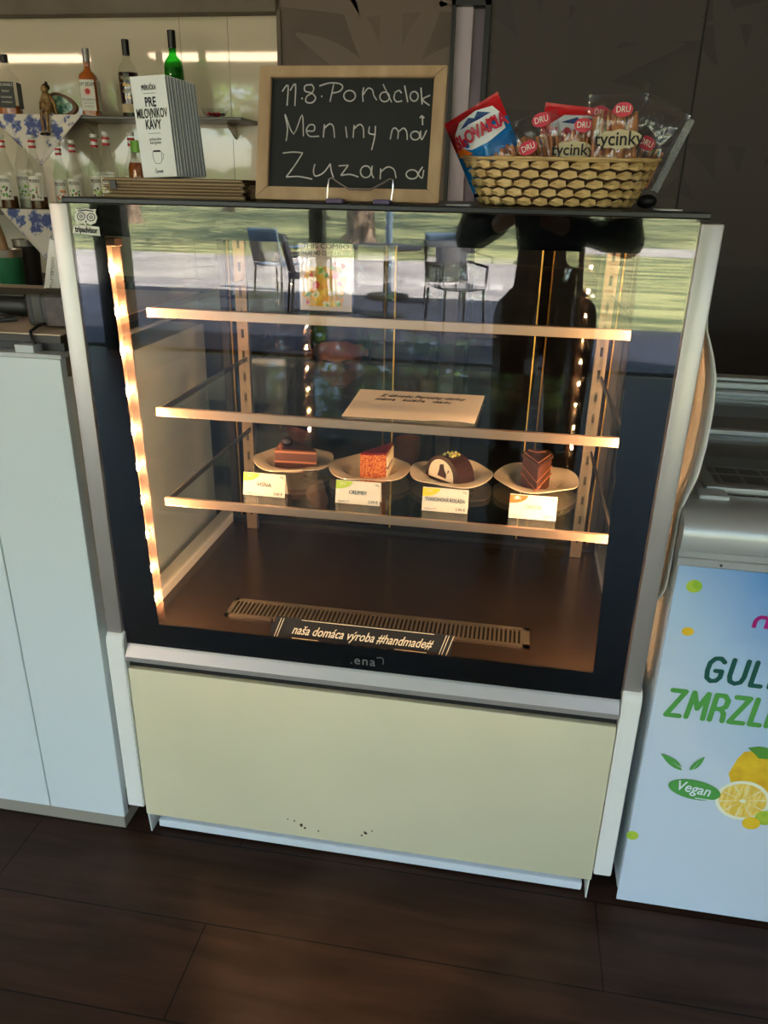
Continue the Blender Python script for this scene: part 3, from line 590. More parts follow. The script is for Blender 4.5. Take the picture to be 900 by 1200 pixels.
B().box(-.016,-.013,-.0306,.0,.006,.060,.0003).build('side_groove', 'black_plastic', tm, local=True)
b = B(); b.box(-.006,.036,-.0312,-.029,.006,.056,.001); b.build('screen', 'screen_brown', tm, local=True)
b = B(); b.tube([(-.012,-.029,.010),(-.018,-.042,.008),(-.020,-.055,.004),(-.017,-.072,.003),(-.012,-.082,-.006),(-.006,-.084,-.016)], .0028, 8); b.build('cable', 'black_plastic', tm, smooth=True, local=True)
pr_ = thing('receipt_printer', 'black rounded receipt printer at the far left of the counter', 'printer', (-.34,.235,ZT))
b = B(); b.box(-.54,-.185,.175,.295,ZT,ZT+.036,.014,seg=4); b.build('housing', 'black_plastic', pr_, smooth=True)
B().box(-.53,-.20,.19,.285,ZT+.0365,ZT+.040,.0015).build('lid', 'dark_grey_plastic', pr_)
b = B(); pts = [(-.37+.024*k, .135+.014*math.sin(k*1.3), ZT+.006+.004*math.cos(k*2)) for k in range(8)]
b.tube(pts+[(-.175,.12,ZT+.006),(-.20,.105,ZT+.005),(-.26,.10,ZT+.006),(-.33,.105,ZT+.006)], .0042, 8); o = b.build('black_cable', 'black_plastic', smooth=True); tag(o, 'loose black cable curled before the receipt printer', 'cable')
# standing menu card
p0, p1, p2, p3 = A(50,352,.55), A(70,352,.55), A(71,285,.58), A(58,280,.58)
b = B(); b.prism([p0, p1, p2, p3], (0,.002,0)); o = b.build('drinks_card', 'leaflet_white'); tag(o, 'white standing drinks card leaning left of the metal corner profile', 'card')
s_ = (p2+p3)/2-(p0+p1)/2; mid = (p0+p1)/2
for k, tx in ((.58,'ESPRESSO'),(.40,'LATTE'),(.22,'1,90')): lettering(tx, .010, mid+s_*k+Vector((0,-.004,0)), 'ink_grey', o, s_, Vector((0,0,1)).cross(s_) if False else (-1,0,.25), ext=.0002)
B().box(p0.x+.0, p1.x+.005, .55, .59, ZT, p0.z+.004, .002).build('card_foot', 'white_plastic', o)

# ================================================================== back bar
bb = thing('back_bar_cabinet', 'dark back bar cabinet with black worktop behind the counter', 'cabinet', (-1.3, 2.0, 0))
ZB = A(10,338,1.95).z
B().box(-3.0, .35, 1.80, 2.33, 0, ZB-.03).build('carcass', 'cabinet_dark', bb); B().box(-3.02, .37, 1.77, 2.34, ZB-.03, ZB, .003).build('worktop', 'black_plastic', bb)
for k in range(6):
    x = -2.98+k*.555; d = B().box(x+.003, x+.549, 1.782, 1.80, .10, ZB-.06, .002).build('door', 'cabinet_dark', bb); B().box(x+.40, x+.52, 1.768, 1.776, ZB-.12, ZB-.108, .002).box(x+.405,x+.412,1.774,1.783,ZB-.12,ZB-.108).box(x+.508,x+.515,1.774,1.783,ZB-.12,ZB-.108).build('handle', 'steel', d)
# shelves on the splashback
YU0, YU1 = 2.16, 2.399
pU = A(283,139,YU0); zu = A(140,136,YU0).z
us = B().box(-3.1, pU.x, YU0, YU1, zu-.012, zu, .002).build('wall_shelf', 'shelf_dark'); tag(us, 'upper dark wall shelf carrying the spirit bottles', 'shelf')
b = B()
for x in (-2.2, -1.2, -.55): b.prism([(x,YU1-.002,zu-.012),(x,YU1-.12,zu-.012),(x,YU1-.002,zu-.07)], (.008,0,0))
b.build('bracket', 'steel', us)
zl = A(40,246,2.06).z
ls = B().box(-3.1, -.30, 1.98, YU1, zl-.02, zl, .002).build('wall_shelf', 'shelf_dark'); tag(ls, 'lower wall shelf carrying the syrup bottles', 'shelf')
b = B()
for x in (-2.2, -1.2, -.55): b.prism([(x,YU1-.002,zl-.02),(x,YU1-.2,zl-.02),(x,YU1-.002,zl-.12)], (.008,0,0))
b.build('bracket', 'steel', ls)
# table cloths folded over the shelf edges
def cloth(px0, px1, apx, Y, ztop, apz, ybk, label):
    x0, x1 = px0, px1
    def f(u, v):
        if v < .25:                                   # on the shelf
            w = v/.25; return (x0+(x1-x0)*u, ybk+(Y-ybk)*w, ztop+.003)
        w = (v-.25)/.75; xa = x0+(x1-x0)*u; x = xa+(apx-xa)*w; z = ztop+.003+(apz-ztop)*w
        return (x, Y-.004-.006*math.sin(w*PI)*math.sin(u*9), z)
    b = B(); b.grid(f, 24, 20); o = b.build('tablecloth', 'floral_cloth', smooth=True, auto=80, origin=(apx, Y, ztop)); m = o.modifiers.new('thickness', 'SOLIDIFY'); m.thickness = .0015; m.offset = 1
    tag(o, label, 'tablecloth'); return o
a0, a1, ap = A(-14,133,YU0), A(97,136,YU0), A(50,195,YU0)
cloth(a0.x, a1.x, ap.x, YU0-.002, zu, ap.z, YU0+.10, 'blue floral cloth corner hanging from the upper wall shelf under the figurine')
a0, a1, ap = A(2,250,1.98), A(98,250,1.98), A(55,304,1.98)
cloth(a0.x, a1.x, ap.x, 1.978, zl, ap.z, 2.02, 'blue floral cloth corner hanging from the lower wall shelf above the green cup')
a0, a1, ap = A(-66,133,YU0), A(-14,133,YU0), A(-24,170,YU0)

def arcl(c, r, z0, z1, a, half): return (c, r, z0, z1, a-half, a+half)
AV = -PI/2+.22                        # the side of a bottle turned to the counter
def bottle(kind, px, Y, zb, h, label, group=None, sc=1):
    p = A(px, 140, Y); x = p.x; t = thing(kind['name'], label, 'bottle', (x, Y, zb), group)
    C0 = (x, Y, zb); H_ = h; pf = [(r*H_*sc, z*H_) for r, z in kind['prof']]; e = kind.get('e', 2); rot = kind.get('rot', 0)
    b = B(); b.lathe(pf, C0, 28, e=e, rot=rot); b.build('glass_body', kind['glass'], t, smooth=True)
    if kind.get('liq'):
        zt = kind['fill']; q = [(max(r*H_*sc-.0018, .001), max(z*H_, .003)) for r, z in kind['prof'] if z <= zt]
        last = q[-1]; q.append((last[0], zt*H_)); b = B(); b.lathe(q, C0, 28, e=e, rot=rot); b.build('liquid', kind['liq'], t, smooth=True)
    rc, z0, z1 = kind['cap']; b = B(); b.lathe([(rc*H_, z0*H_), (rc*H_, z1*H_-.001), (rc*H_*.93, z1*H_)], C0, 18); cp = b.build('cap', kind['capm'], t, smooth=True)
    for (z0, z1, m, half) in kind.get('bands', []):
        r = max(rr for rr, zz in kind['prof'] if abs(zz-(z0+z1)/2) < .16)*H_*sc if False else np_r(kind['prof'], (z0+z1)/2)*H_*sc
        if e != 2:
            fw = r+.001; b = B(); b.box(-r*.80, r*.80, -fw-.0008, -fw, z0*H_, z1*H_); bmesh.ops.transform(b.bm, matrix=Matrix.Translation(C0) @ Matrix.Rotation(rot, 4, 'Z'), verts=b.bm.verts[:])
            if kind.get('side'): 
                s2 = B(); s2.box(fw, fw+.0008, -r*.78, r*.78, z0*H_, z1*H_); s2.bm.verts.ensure_lookup_table(); bmesh.ops.transform(s2.bm, matrix=Matrix.Translation(C0) @ Matrix.Rotation(rot, 4, 'Z'), verts=s2.bm.verts[:]); s2.build('side_label', m, t)
            b.build('label', m, t)
        else:
            b = B(); b.patch(C0, r+.0006, z0*H_, z1*H_, AV-half, AV+half, 14); b.build('label', m, t)
    for (tx, z, sz, mt_, wd) in kind.get('text', []):
        r = np_r(kind['prof'], z)*H_*sc
        if e != 2:
            M = Matrix.Translation(C0) @ Matrix.Rotation(rot, 4, 'Z'); o_ = M @ Vector((0, -r-.0022, z*H_)); xd_ = M.to_3x3() @ Vector((1,0,0))
            lettering(tx, sz, o_, mt_, t, xd_, width=wd, ext=.0002)
        else: lettering_round(tx, sz, C0, r+.0012, AV, z*H_, mt_, t, width=wd)
    for fn in kind.get('deco', []): fn(t, C0, H_, sc)
    return t
def np_r(prof, z):
    for (r0, z0), (r1, z1) in zip(prof, prof[1:]):
        if z0 <= z <= z1 and z1 > z0: return r0+(r1-r0)*(z-z0)/(z1-z0)
    return prof[-1][0]
JD = dict(name='whiskey_bottle', prof=[(.17,0),(.185,.02),(.185,.60),(.17,.66),(.085,.74),(.062,.78),(.062,.86),(.075,.88),(.062,.90),(.062,1)], e=5, rot=.30, glass='bottle_glass', liq='whiskey', fill=.17, cap=(.068,.87,1.0), capm='cap_black', side=True,
    bands=[(.13,.55,'label_black',.9)], text=[("JACK DANIEL'S", .50, .014, 'label_white', .062), ('Old No.7', .40, .012, 'label_white', .03), ('TENNESSEE', .30, .009, 'label_white', .045), ('WHISKEY', .22, .010, 'label_white', .045)])
JB = dict(name='whiskey_bottle', prof=[(.13,0),(.143,.015),(.143,.57),(.135,.61),(.065,.68),(.052,.72),(.052,.80),(.06,.81),(.05,.84),(.05,1)], e=4, rot=.26, glass='bottle_glass', liq='whiskey', fill=.80, cap=(.055,.80,1.0), capm='cap_grey', side=True,
    bands=[(.09,.54,'label_white',.9)], text=[('JIM BEAM', .47, .022, 'ink', .062), ('KENTUCKY', .20, .009, 'ink_grey', .04), ('BOURBON', .25, .012, 'ink_grey', .05), ('WHISKEY', .15, .008, 'ink_grey', .04)])
def seal(t, C0, H_, sc):
    r = .143*H_+.0026; M = Matrix.Translation(C0) @ Matrix.Rotation(.26, 4, 'Z'); b = B()
    b.prism([M @ Vector((.0165*math.cos(a*PI/8), -r, .37*H_+.0165*math.sin(a*PI/8))) for a in range(16)], M.to_3x3() @ Vector((0,.0004,0)), 1)
    b.prism([M @ Vector((.010*math.cos(a*PI/8), -r-.0005, .37*H_+.011*math.sin(a*PI/8))) for a in range(16)], M.to_3x3() @ Vector((0,.0004,0)), 0); b.build('seal_print', ['cap_red','flyer'], t)
JB['deco'] = [seal]
RUM = dict(name='rum_bottle', prof=[(.115,0),(.125,.02),(.14,.40),(.14,.58),(.11,.66),(.055,.74),(.048,.80),(.048,1)], glass='bottle_glass', liq='dark_rum', fill=.58, cap=(.052,.80,1.0), capm='cap_black',
    bands=[(.06,.17,'label_beige',1.0)], text=[('Millonario', .50, .020, 'label_beige', .050), ('SOLERA', .41, .016, 'gold', .034), ('RESERVA', .33, .016, 'label_beige', .036), ('15', .25, .022, 'gold', .02)])
GRN = dict(name='green_liqueur_bottle', prof=[(.115,0),(.125,.015),(.125,.50),(.12,.60),(.10,.66),(.05,.72),(.042,.76),(.055,.775),(.042,.79),(.042,1)], glass='green_bottle_glass', liq='green_liquid', fill=.58, cap=(.052,.80,1.0), capm='cap_black', bands=[(.12,.42,'label_white',.8)])
MON = dict(name='syrup_bottle', prof=[(.115,0),(.122,.015),(.122,.50),(.115,.56),(.075,.68),(.050,.76),(.045,.80),(.045,1)], glass='bottle_glass', liq='syrup_brown', fill=.18, cap=(.048,.955,1.0), capm='cap_white',
    bands=[(.13,.46,'label_white',.85),(.83,.86,'cap_red',PI*.95),(.86,.90,'cap_white',PI*.95),(.90,.93,'cap_red',PI*.95)], text=[('MONIN', .39, .021, 'ink', .042)])
def fruit(cols):
    def fn(t, C0, H_, sc):
        b = B(); rr = random.Random(int(abs(C0[0])*1000)); r = .122*H_*sc+.0024
        for k in range(14):
            a = AV+rr.uniform(-.55,.55); z = rr.uniform(.16,.31)*H_; s = rr.uniform(.003,.007); m = rr.randrange(len(cols))
            u = Vector((-math.sin(a), math.cos(a), 0)); o_ = Vector(C0)+Vector((r*math.cos(a), r*math.sin(a), z)); b.prism([o_+u*s*math.cos(q)*rr.uniform(.7,1)+Vector((0,0,s*math.sin(q))) for q in [j*PI/4 for j in range(8)]], Vector((math.cos(a), math.sin(a), 0))*.0003, m)
        b.build('fruit_print', cols, t)
    return fn
hb = lambda y0, y1, Y, px=20: (A(px,y0,Y)-A(px,y1,Y)).z
YB = 2.24
bottle(JD, 15, YB, zu+.001, hb(61,134,YB), 'square whiskey bottle with black label on the upper wall shelf')
bottle(JB, 109, YB, zu, hb(54,134,YB), 'amber bourbon bottle with white label and red seal, grey cap')
bottle(RUM, 155, YB, zu, hb(44,134,YB), 'tall dark rum bottle with black neck, left of the white booklets')
bottle(GRN, 208, YB, zu, hb(36,134,YB)*1.02, 'bright green liqueur bottle rising behind the white booklets')
def mon(px, Y, ytop, label, liq='syrup_brown', fill=.18, cols=('label_beige','pack_brown','lime'), fl=None):
    k = dict(MON); k['liq'] = liq; k['fill'] = fill; k['deco'] = [fruit(list(cols))]
    zt = A(px, ytop, Y).z; return bottle(k, px, Y, zl, zt-zl, label, 'syrup bottles on the lower wall shelf')
mon(-3, 2.10, 158, 'syrup bottle cut by the left edge of the photo', cols=('pack_brown','leaf_green'))
mon(33, 2.08, 158, 'syrup bottle with hazelnut print, in front of another syrup bottle', cols=('pack_brown','caramel','leaf_green'))
mon(20, 2.18, 152, 'syrup bottle with green mint print, half hidden behind the hazelnut one', 'syrup_clear', .15, ('leaf_green','lime'))
mon(63, 2.16, 168, 'syrup bottle with round biscuit print under the cloth corner', 'syrup_clear', .12, ('caramel','orange_print'))
mon(80, 2.12, 164, 'syrup bottle with red banded neck right of the biscuit print one', cols=('caramel','leaf_green'))
mon(107, 2.20, 157, 'syrup bottle with clear filling, left one of the close pair by the booklets', 'syrup_clear', .14)
mon(121, 2.12, 154, 'syrup bottle with red banded neck, right one of the close pair by the booklets', 'syrup_clear', .14)
mon(151, 2.22, 155, 'syrup bottle tucked behind the amber juice bottle', 'syrup_clear', .14)
JU = dict(name='juice_bottle', prof=[(.14,0),(.15,.02),(.15,.62),(.13,.70),(.09,.78),(.08,.84),(.08,1)], glass='bottle_glass', liq='amber', fill=.70, cap=(.088,.84,1.0), capm='cap_green', bands=[(.12,.36,'green_leaf_print',.9)])
Yj = 2.10; bottle(JU, 157, Yj, zl, A(157,165,Yj).z-zl, 'small amber juice bottle with green cap beside the white booklets')
# figurine sitting on the shelf edge
fgx = A(53,130,YU0-.01); t = thing('figurine', 'small brown seated figurine with dangling legs on the upper wall shelf', 'figurine', (fgx.x, YU0+.01, zu))
X0, Y0_ = fgx.x, YU0+.012
def S(x, y, z): return (X0+x, Y0_+y, zu+z)
b = B(); b.ball(S(0,0,.062), .024, 2, sc=(1,.8,1.15), jit=.15); b.ball(S(0,0,.032), .024, 2, sc=(1.1,.9,.9), jit=.15)
b.tube([S(-.008,-.008,.012), S(-.010,-.035,.008), S(-.012,-.036,-.03), S(-.010,-.036,-.07)], [.010,.008,.0065,.006], 10, 0); b.tube([S(.012,-.008,.012), S(.014,-.035,.008), S(.012,-.036,-.035), S(.012,-.036,-.065)], [.010,.008,.0065,.006], 10)
b.tube([S(.018,0,.07), S(.034,-.005,.045), S(.044,-.01,.008)], [.007,.006,.005], 8); b.tube([S(-.018,0,.068), S(-.026,-.01,.045), S(-.022,-.02,.02)], [.007,.006,.005], 8)
b.ball(S(-.002,-.004,.098), .0155, 2, sc=(1,1,1.1)); b.build('body', 'figurine', t, smooth=True)
b = B(); b.ball(S(0,.004,.106), .0165, 2, sc=(1.05,1,.9)); b.ball(S(.004,.004,.122), .007, 1); b.build('hair', 'figurine_dark', t, smooth=True)
for x in (-.012, .012): b = B(); b.ball(S(x,-.044,-.072), .010, 2, sc=(.9,1.6,.6)); b.build('shoe', 'figurine_dark', t, smooth=True)
# agate slice
ag = A(78,133,YB); t = thing('agate_slice', 'polished green agate slice in brown rim behind the figurine', 'stone', (ag.x, 2.22, zu))
def ago(s, n=24): 
    return [(ag.x-.004+s*(.062*math.cos(2*PI*k/n)*(1.0 if math.cos(2*PI*k/n) < 0 else 1.15)), zu+.044+s*.044*math.sin(2*PI*k/n)-.010*s*math.cos(2*PI*k/n)*(1+math.sin(2*PI*k/n))) for k in range(n)]
b = B(); pts = [(x, max(z, zu+.001)) for x, z in ago(1)]; b.prism([(x, 2.21, z) for x, z in pts], (0,.02,0)); bmesh.ops.bevel(b.bm, geom=[e for e in b.bm.edges], offset=.002, segments=2, affect='EDGES'); b.build('rough_rim', 'agate_rim', t, smooth=True)
b = B(); b.prism([(x, 2.2085, z) for x, z in ago(.76)], (0,.003,0)); b.build('polished_face', 'agate', t)
# bowl of red sweets
bw = A(252,134,YB); t = thing('glass_bowl', 'small clear bowl at the right end of the upper wall shelf', 'bowl', (bw.x, 2.24, zu))
b = B(); b.lathe([(.020,.0),(.030,.002),(.045,.012),(.054,.030),(.056,.034),(.053,.030),(.043,.014),(.028,.005),(.0,.004)], (bw.x,2.24,zu), 28, close=False); b.build('bowl_wall', 'bottle_glass', t, smooth=True)
for k in range(9):
    a = k*2.4; r = .007+.0033*k; o = B().ball((bw.x+r*math.cos(a), 2.24+r*math.sin(a), zu+.014+.001*(k%3)), .0085, 2, sc=(1.2,.9,.75), jit=.2).build('candy', 'candy_red' if k % 4 else 'pack_purple', smooth=True)
    tag(o, 'red sweet lying in the small clear bowl' if k % 4 else 'dark purple sweet lying in the small clear bowl', 'sweet', 'sweets in the clear bowl')
# green cup with wooden handle tool, steel can behind
p = A(16,338,1.95); t = thing('green_cup', 'green cup with silver rim on the back bar worktop', 'cup', (p.x, 1.95, ZB)); hh = A(16,292,1.95).z-ZB
b = B(); b.lathe([(.046,0),(.050,.01),(.056,hh-.03)], (p.x,1.95,ZB), 24); b.build('cup_body', 'green_cup', t, smooth=True)
b = B(); b.lathe([(.0565,hh-.032),(.058,hh-.002),(.055,hh),(.052,hh-.02)], (p.x,1.95,ZB), 24, close=False); b.build('rim', 'steel', t, smooth=True)
t2 = thing('muddler', 'wooden muddler standing in the green cup', 'muddler', (p.x-.01, 1.93, ZB+hh*.6))
b = B(); b.tube([(p.x+.01,1.93,ZB+hh*.72), (p.x-.01,1.93,ZB+hh+.05), (p.x-.025,1.93,ZB+hh+.115)], [.015,.018,.016], 14); b.build('handle', 'wood_handle', t2, smooth=True); B().cyl((p.x+.014,1.93,ZB+hh*.5), (p.x+.010,1.93,ZB+hh*.74), .014).build('head', 'steel', t2)
p2_ = A(37,330,2.1); t = thing('shaker_can', 'dark shaker can with steel rim behind the green cup', 'shaker', (p2_.x, 2.1, ZB))
b = B(); b.lathe([(.045,0),(.055,.17)], (p2_.x,2.1,ZB), 24); b.build('can', 'dark_grey_plastic', t, smooth=True); b = B(); b.lathe([(.0555,.168),(.057,.195),(.052,.195),(.05,.17)], (p2_.x,2.1,ZB), 24, close=False); b.build('rim', 'steel', t, smooth=True)

# ================================================================== on top of the display case
ZP = 1.288
# stack of menus
mh = [.006,.0045,.0045,.0045,.005,.0052]; z = ZP
for k, h in enumerate(mh):
    x0, x1 = .062+.006*((k*5)%3)-.004*(k == 5), .300-(k%2)*.004
    t = thing('menu_folder', ['lowest menu folder of the brown stack, on the case top','second menu folder from the bottom of the brown stack','third menu folder from the bottom of the brown stack','third menu folder from the top of the brown stack','second menu folder from the top of the brown stack','topmost menu folder of the brown stack, under the white booklets'][k], 'menu', ((x0+x1)/2, .15, z), 'brown menu folders')
    B().box(x0, x1, .045+.003*(k%2), .30, z, z+.0012, .0004).box(x0, x1, .045+.003*(k%2), .30, z+h-.0014, z+h-.0002, .0004).box(x1-.003, x1, .045+.003*(k%2), .30, z+.0012, z+h-.0014).build('cover', 'cardboard_menu', t)
    B().box(x0+.002, x1-.0032, .047+.003*(k%2), .298, z+.0013, z+h-.0015).build('pages', 'menu_page', t)
    z += h
b = B(); b.box(.078,.088,.044,.048,ZP+.012,z-.004,.001); o = b.build('elastic_clip', 'dark_grey_plastic', t)
ZM = z
o = B().box(.296,.345,.07,.28,ZP,ZP+.022,.002).build('menu_folder', 'cardboard_menu'); tag(o, 'dark brown menu folder beside the stack, partly behind the chalkboard', 'menu', 'brown menu folders')
o = B().box(.25,.335,.085,.27,ZP+.0225,ZP+.0275,.001).build('menu_folder', 'menu_page') if False else None
# booklets
yaw = .0; bx0, bx1 = .117, .175; n = 14; hB = A(180,90,.085).z-ZM
for k in range(n):
    y = .083+k*.0088; ln = .010*(k/n)
    t = thing('booklet', 'foremost white coffee booklet with black title PRE MILOVNÍKOV KÁVY' if k == 0 else ('rearmost of the row of coffee booklets' if k == n-1 else 'coffee booklet in the row behind the white front one'), 'booklet', (bx0, y, ZM), 'coffee booklets')
    t.rotation_euler = (0, -.055-.0015*k, 0)
    hk = hB*(1-.002*(k % 3)); dx = .001*(k % 3); w_ = bx1-bx0
    B().box(dx, w_+dx, 0, .0009, 0, hk, .0002).box(dx, w_+dx, .0066, .0075, 0, hk, .0002).box(dx,dx+.001,.0009,.0066,0,hk).build('cover', 'leaflet_white' if k == 0 else 'leaflet_white', t, local=True)
    B().box(dx+.001, w_+dx-.0004, .0010, .0065, .0008, hk-.0008).build('pages', 'leaflet_blue', t, local=True)
    if k == 0:
        for tx, sz, zz, wd, bo, mt_ in (('PRÍRUČKA', .0095, .885, .024, .0001, 'ink'), ('PRE', .0185, .745, .018, .0004, 'ink'), ('MILOVNÍKOV', .0185, .635, .051, .0003, 'ink'), ('KÁVY', .0185, .525, .026, .0004, 'ink'), ('správna káva', .006, .385, .020, 0, 'ink_grey'), ('krok za krokom', .006, .35, .018, 0, 'ink_grey'), ('Čarovná', .0075, .06, .013, 0, 'ink')):
            lettering(tx, sz, (w_/2, -.0006, hk*zz), mt_, t, local=True, bold=bo, width=wd, ext=.0002)
        b = B(); F = lambda x, z: (w_/2+x, -.0006, hk*.20+z)
        b.prism([F(-.007,.008),F(.007,.008),F(.0055,.0105),F(-.0055,.0105)], (0,.0003,0)); b.build('cup_emblem', 'ink', t, local=True)
        b = B(); strokes(b, [[(-.0075,.008),(-.007,-.002),(-.004,-.008),(.004,-.008),(.007,-.002),(.0075,.008)],[(.0075,.006),(.011,.004),(.0085,-.003),(.0065,-.003)],[(0,.017),(0,.020)]], lambda x, z: F(x, z), .0003, seg=4)
        for za in (.83, .44): b.box(w_/2-.010, w_/2+.010, -.0006, -.0002, hk*za, hk*za+.0006)
        b.build('cup_outline', 'ink_grey', t, local=True)
# chalkboard, leaning back
bA, bB = Vector((.326,.030,ZP+.001)), Vector((.600,.030,ZP+.001)); p3_, p4_ = A(319,80,.075), A(524,80,.075)
cbt = thing('chalkboard', 'wood framed chalkboard with handwriting Meniny má Zuzana on top of the case', 'chalkboard', (.463,.03,ZP))
tlx, trx = .326+.004, .600-.002
P0 = Vector((.3245,.030,ZP+.001)); xd = Vector((1,0,0)); W_ = .2785; upb = (Vector((0,.075,A(420,80,.075).z))-Vector((0,.030,ZP+.001))); HB = upb.length; upb.normalize(); nb = xd.cross(upb)*1.0
if nb.y > 0: nb = -nb
def CB(u, v, d=0): return P0+xd*u+upb*v+nb*d
def slab(b, u0, u1, v0, v1, d0, d1, m=0): b.prism([CB(u0,v0,d0),CB(u1,v0,d0),CB(u1,v1,d0),CB(u0,v1,d0)], nb*(d1-d0), m)
fr = .0185
def mitre(b, pts): b.prism([CB(u,v,0) for u,v in pts], nb*.011)
for pts in ([(0,0),(W_,0),(W_-fr,fr),(fr,fr)], [(0,HB),(W_,HB),(W_-fr,HB-fr*.85),(fr,HB-fr*.85)], [(0,0),(fr,fr),(fr,HB-fr*.85),(0,HB)], [(W_,0),(W_-fr,fr),(W_-fr,HB-fr*.85),(W_,HB)]):
    b = B(); mitre(b, pts); bmesh.ops.bevel(b.bm, geom=b.bm.edges[:], offset=.0012, segments=2, affect='EDGES'); b.build('frame_rail', 'wood_frame', cbt, smooth=True)
b = B(); slab(b, .004, W_-.004, .004, HB-.004, -.003, .004); b.build('board', 'chalkboard', cbt)
# chalk handwriting: positions measured on the board face
pl = CB(0,0,.0045)
def onboard(cx, cy):
    px, py = 280+cx/3.2143, 60+cy/3.2143; d = ray(px, py); t = (pl-CP).dot(nb)/d.dot(nb); return CP+d*t
CH = [[(163,152),(185,128),(181,205)],[(193,148),(213,124),(211,206)],[(238,178)],[(276,126),(250,130),(249,150),(274,158),(289,176),(276,194),(253,191),(256,170),(276,156),(282,138),(272,124)],[(312,170)],
 [(357,124),(350,158),(343,190)],[(303,131),(340,120),(378,122),(391,135),(378,152),(350,158)],oval(417,168,22,20),[(470,137),(466,160),(468,190)],[(468,165),(486,140),(503,146),(508,166),(519,184)],
 oval(549,172,18,18),[(543,125),(560,160),(575,192)],[(590,152),(584,175),(594,190),(615,187)],[(590,154),(604,148),(612,158)],[(624,130),(630,160),(636,192)],oval(660,170,15,18),[(686,138),(688,170),(690,200)],[(720,166),(692,182),(718,204)],
 [(178,338),(183,290),(174,238),(206,312),(238,240),(243,320)],[(258,300),(282,300),(284,280),(266,278),(254,298),(266,320),(302,320)],[(318,325),(322,276)],[(322,290),(342,274),(356,286),(360,326)],[(402,284),(407,326)],[(430,326),(434,278)],[(434,292),(454,276),(468,288),(470,326)],
 [(492,284),(490,308),(510,314)],[(514,282),(512,320),(500,372)],[(570,332),(578,296),(590,290),(600,304),(598,330)],[(600,304),(620,290),(632,304),(634,334)],oval(664,318,17,16),[(684,300),(688,334),(707,298)],[(692,278),(690,244),(682,252)],[(690,244),(698,252)],
 [(165,384),(204,380),(240,383)],[(240,383),(212,428),(178,474)],[(178,474),(226,472),(276,482)],[(286,425),(281,450),(288,470),(318,458),(344,424)],[(344,424),(348,452),(356,476)],[(376,432),(412,430)],[(412,430),(384,468)],[(384,468),(418,464),(450,474)],oval(478,454,20,22),[(502,432),(500,460),(508,478)],
 [(532,482),(534,442)],[(534,455),(560,436),(584,446),(592,478)],oval(652,464,22,17),[(692,436),(676,462),(690,478),(696,448)]]
b = B(); strokes(b, CH, onboard, .0010, seg=6)
b.build('chalk_writing', 'chalk', cbt)
# wire easel in front
ez = thing('wire_easel', 'silver wire easel with purple feet in front of the chalkboard', 'easel', (.487,.012,ZP))
b = B(); Ye = .010
def E_(cx, cy, y=.008): return A(280+cx/3.2143, 60+cy/3.2143, y)
b.tube([E_(332,556),E_(334,520),E_(340,482),E_(350,477),E_(376,496),E_(415,520),E_(495,522),E_(540,498),E_(568,482),E_(580,484),E_(580,520),E_(574,560)], .0013, 8); b.build('wire', 'silver_wire', ez, smooth=True)
for xa, xb in ((332,394),(508,572)):
    p, q = E_(xa,560), E_(xb,560); B().box(p.x, q.x, -.002, .034, ZP, ZP+.0065, .0015).build('foot', 'purple_clip', ez)
# small things left on the case top
p = A(525,238,.05); o = B().box(p.x-.004,p.x+.032,.06,.12,ZP,ZP+.0015).build('paper_slip', 'leaflet_white'); tag(o, 'white paper slip between the chalkboard and the basket', 'paper')
o = B().box(.925,.955,.08,.16,ZP,ZP+.0015).build('paper_slip', 'leaflet_white'); tag(o, 'white paper slip at the right end of the case top', 'paper')
b = B(); b.ball((.918,.19,ZP+.011), .011, 2, sc=(1.5,1.1,1)); o = b.build('black_gadget', 'black_plastic', smooth=True); tag(o, 'small black rounded gadget right of the straw basket', 'gadget')
# ------------------------------------------------------------------ straw basket
bx, by = .7725, .155
bk = thing('straw_basket', 'oval woven straw basket full of snack bags on the case top', 'basket', (bx, by, ZP))
hk = .062
def BK(a, t, out=0):       # t 0..1 up the wall
    rx = .112+.033*t**.85+out; ry = .085+.022*t**.85+out; q = (abs(math.cos(a))**2.6+abs(math.sin(a))**2.6)**(-1/2.6)
    return Vector((bx+rx*q*math.cos(a), by+ry*q*math.sin(a), ZP+.002+hk*t+.004*(abs(math.cos(a))**6)*t))
b = B(); b.grid(lambda u, v: BK(2*PI*u, v*.97, -.006), 48, 6, 0, True); b.prism([BK(2*PI*k/40, .02, -.006) for k in range(40)], (0,0,.002)); b.build('lining', 'straw_dark', bk, smooth=True)
b = B(); rows = 5; nn_ = 32
for j in range(rows):
    t0, t1 = j/rows+.01, (j+1)/rows-.02; 
    for k in range(nn_):
        a = 2*PI*(k+.5*(j%2))/nn_; da = 2*PI/nn_; lift = R.uniform(-.0006,.0006)
        # a folded straw lozenge: wide at lower left, narrow at upper right
        c4 = [(a-da*.58, t0+.045, .0002),(a+da*.02, t0-.02, .0050),(a+da*.50, t0+(t1-t0)*.18, .0036),(a+da*.42, t1-.01, .0004),(a-da*.02, t1+.02, .0012),(a-da*.40, t0+(t1-t0)*.74, .0050)]
        c4 = [(a+(x-a)*.90, (t0+t1)/2+(y-(t0+t1)/2)*.90, o_) for x, y, o_ in c4]; cen = b.bm.verts.new(BK(a, (t0+t1)/2, .0042+lift)); vs = [b.bm.verts.new(BK(x, max(y,0), o_+lift)) for x, y, o_ in c4]; vb = [b.bm.verts.new(BK(x, max(y,0), -.003)) for x, y, o_ in c4]
        for i in range(6):
            b.bm.faces.new((cen, vs[i], vs[(i+1)%6])); b.bm.faces.new((vs[i], vb[i], vb[(i+1)%6], vs[(i+1)%6]))
b.build('woven_wall', 'straw', bk)
b = B()
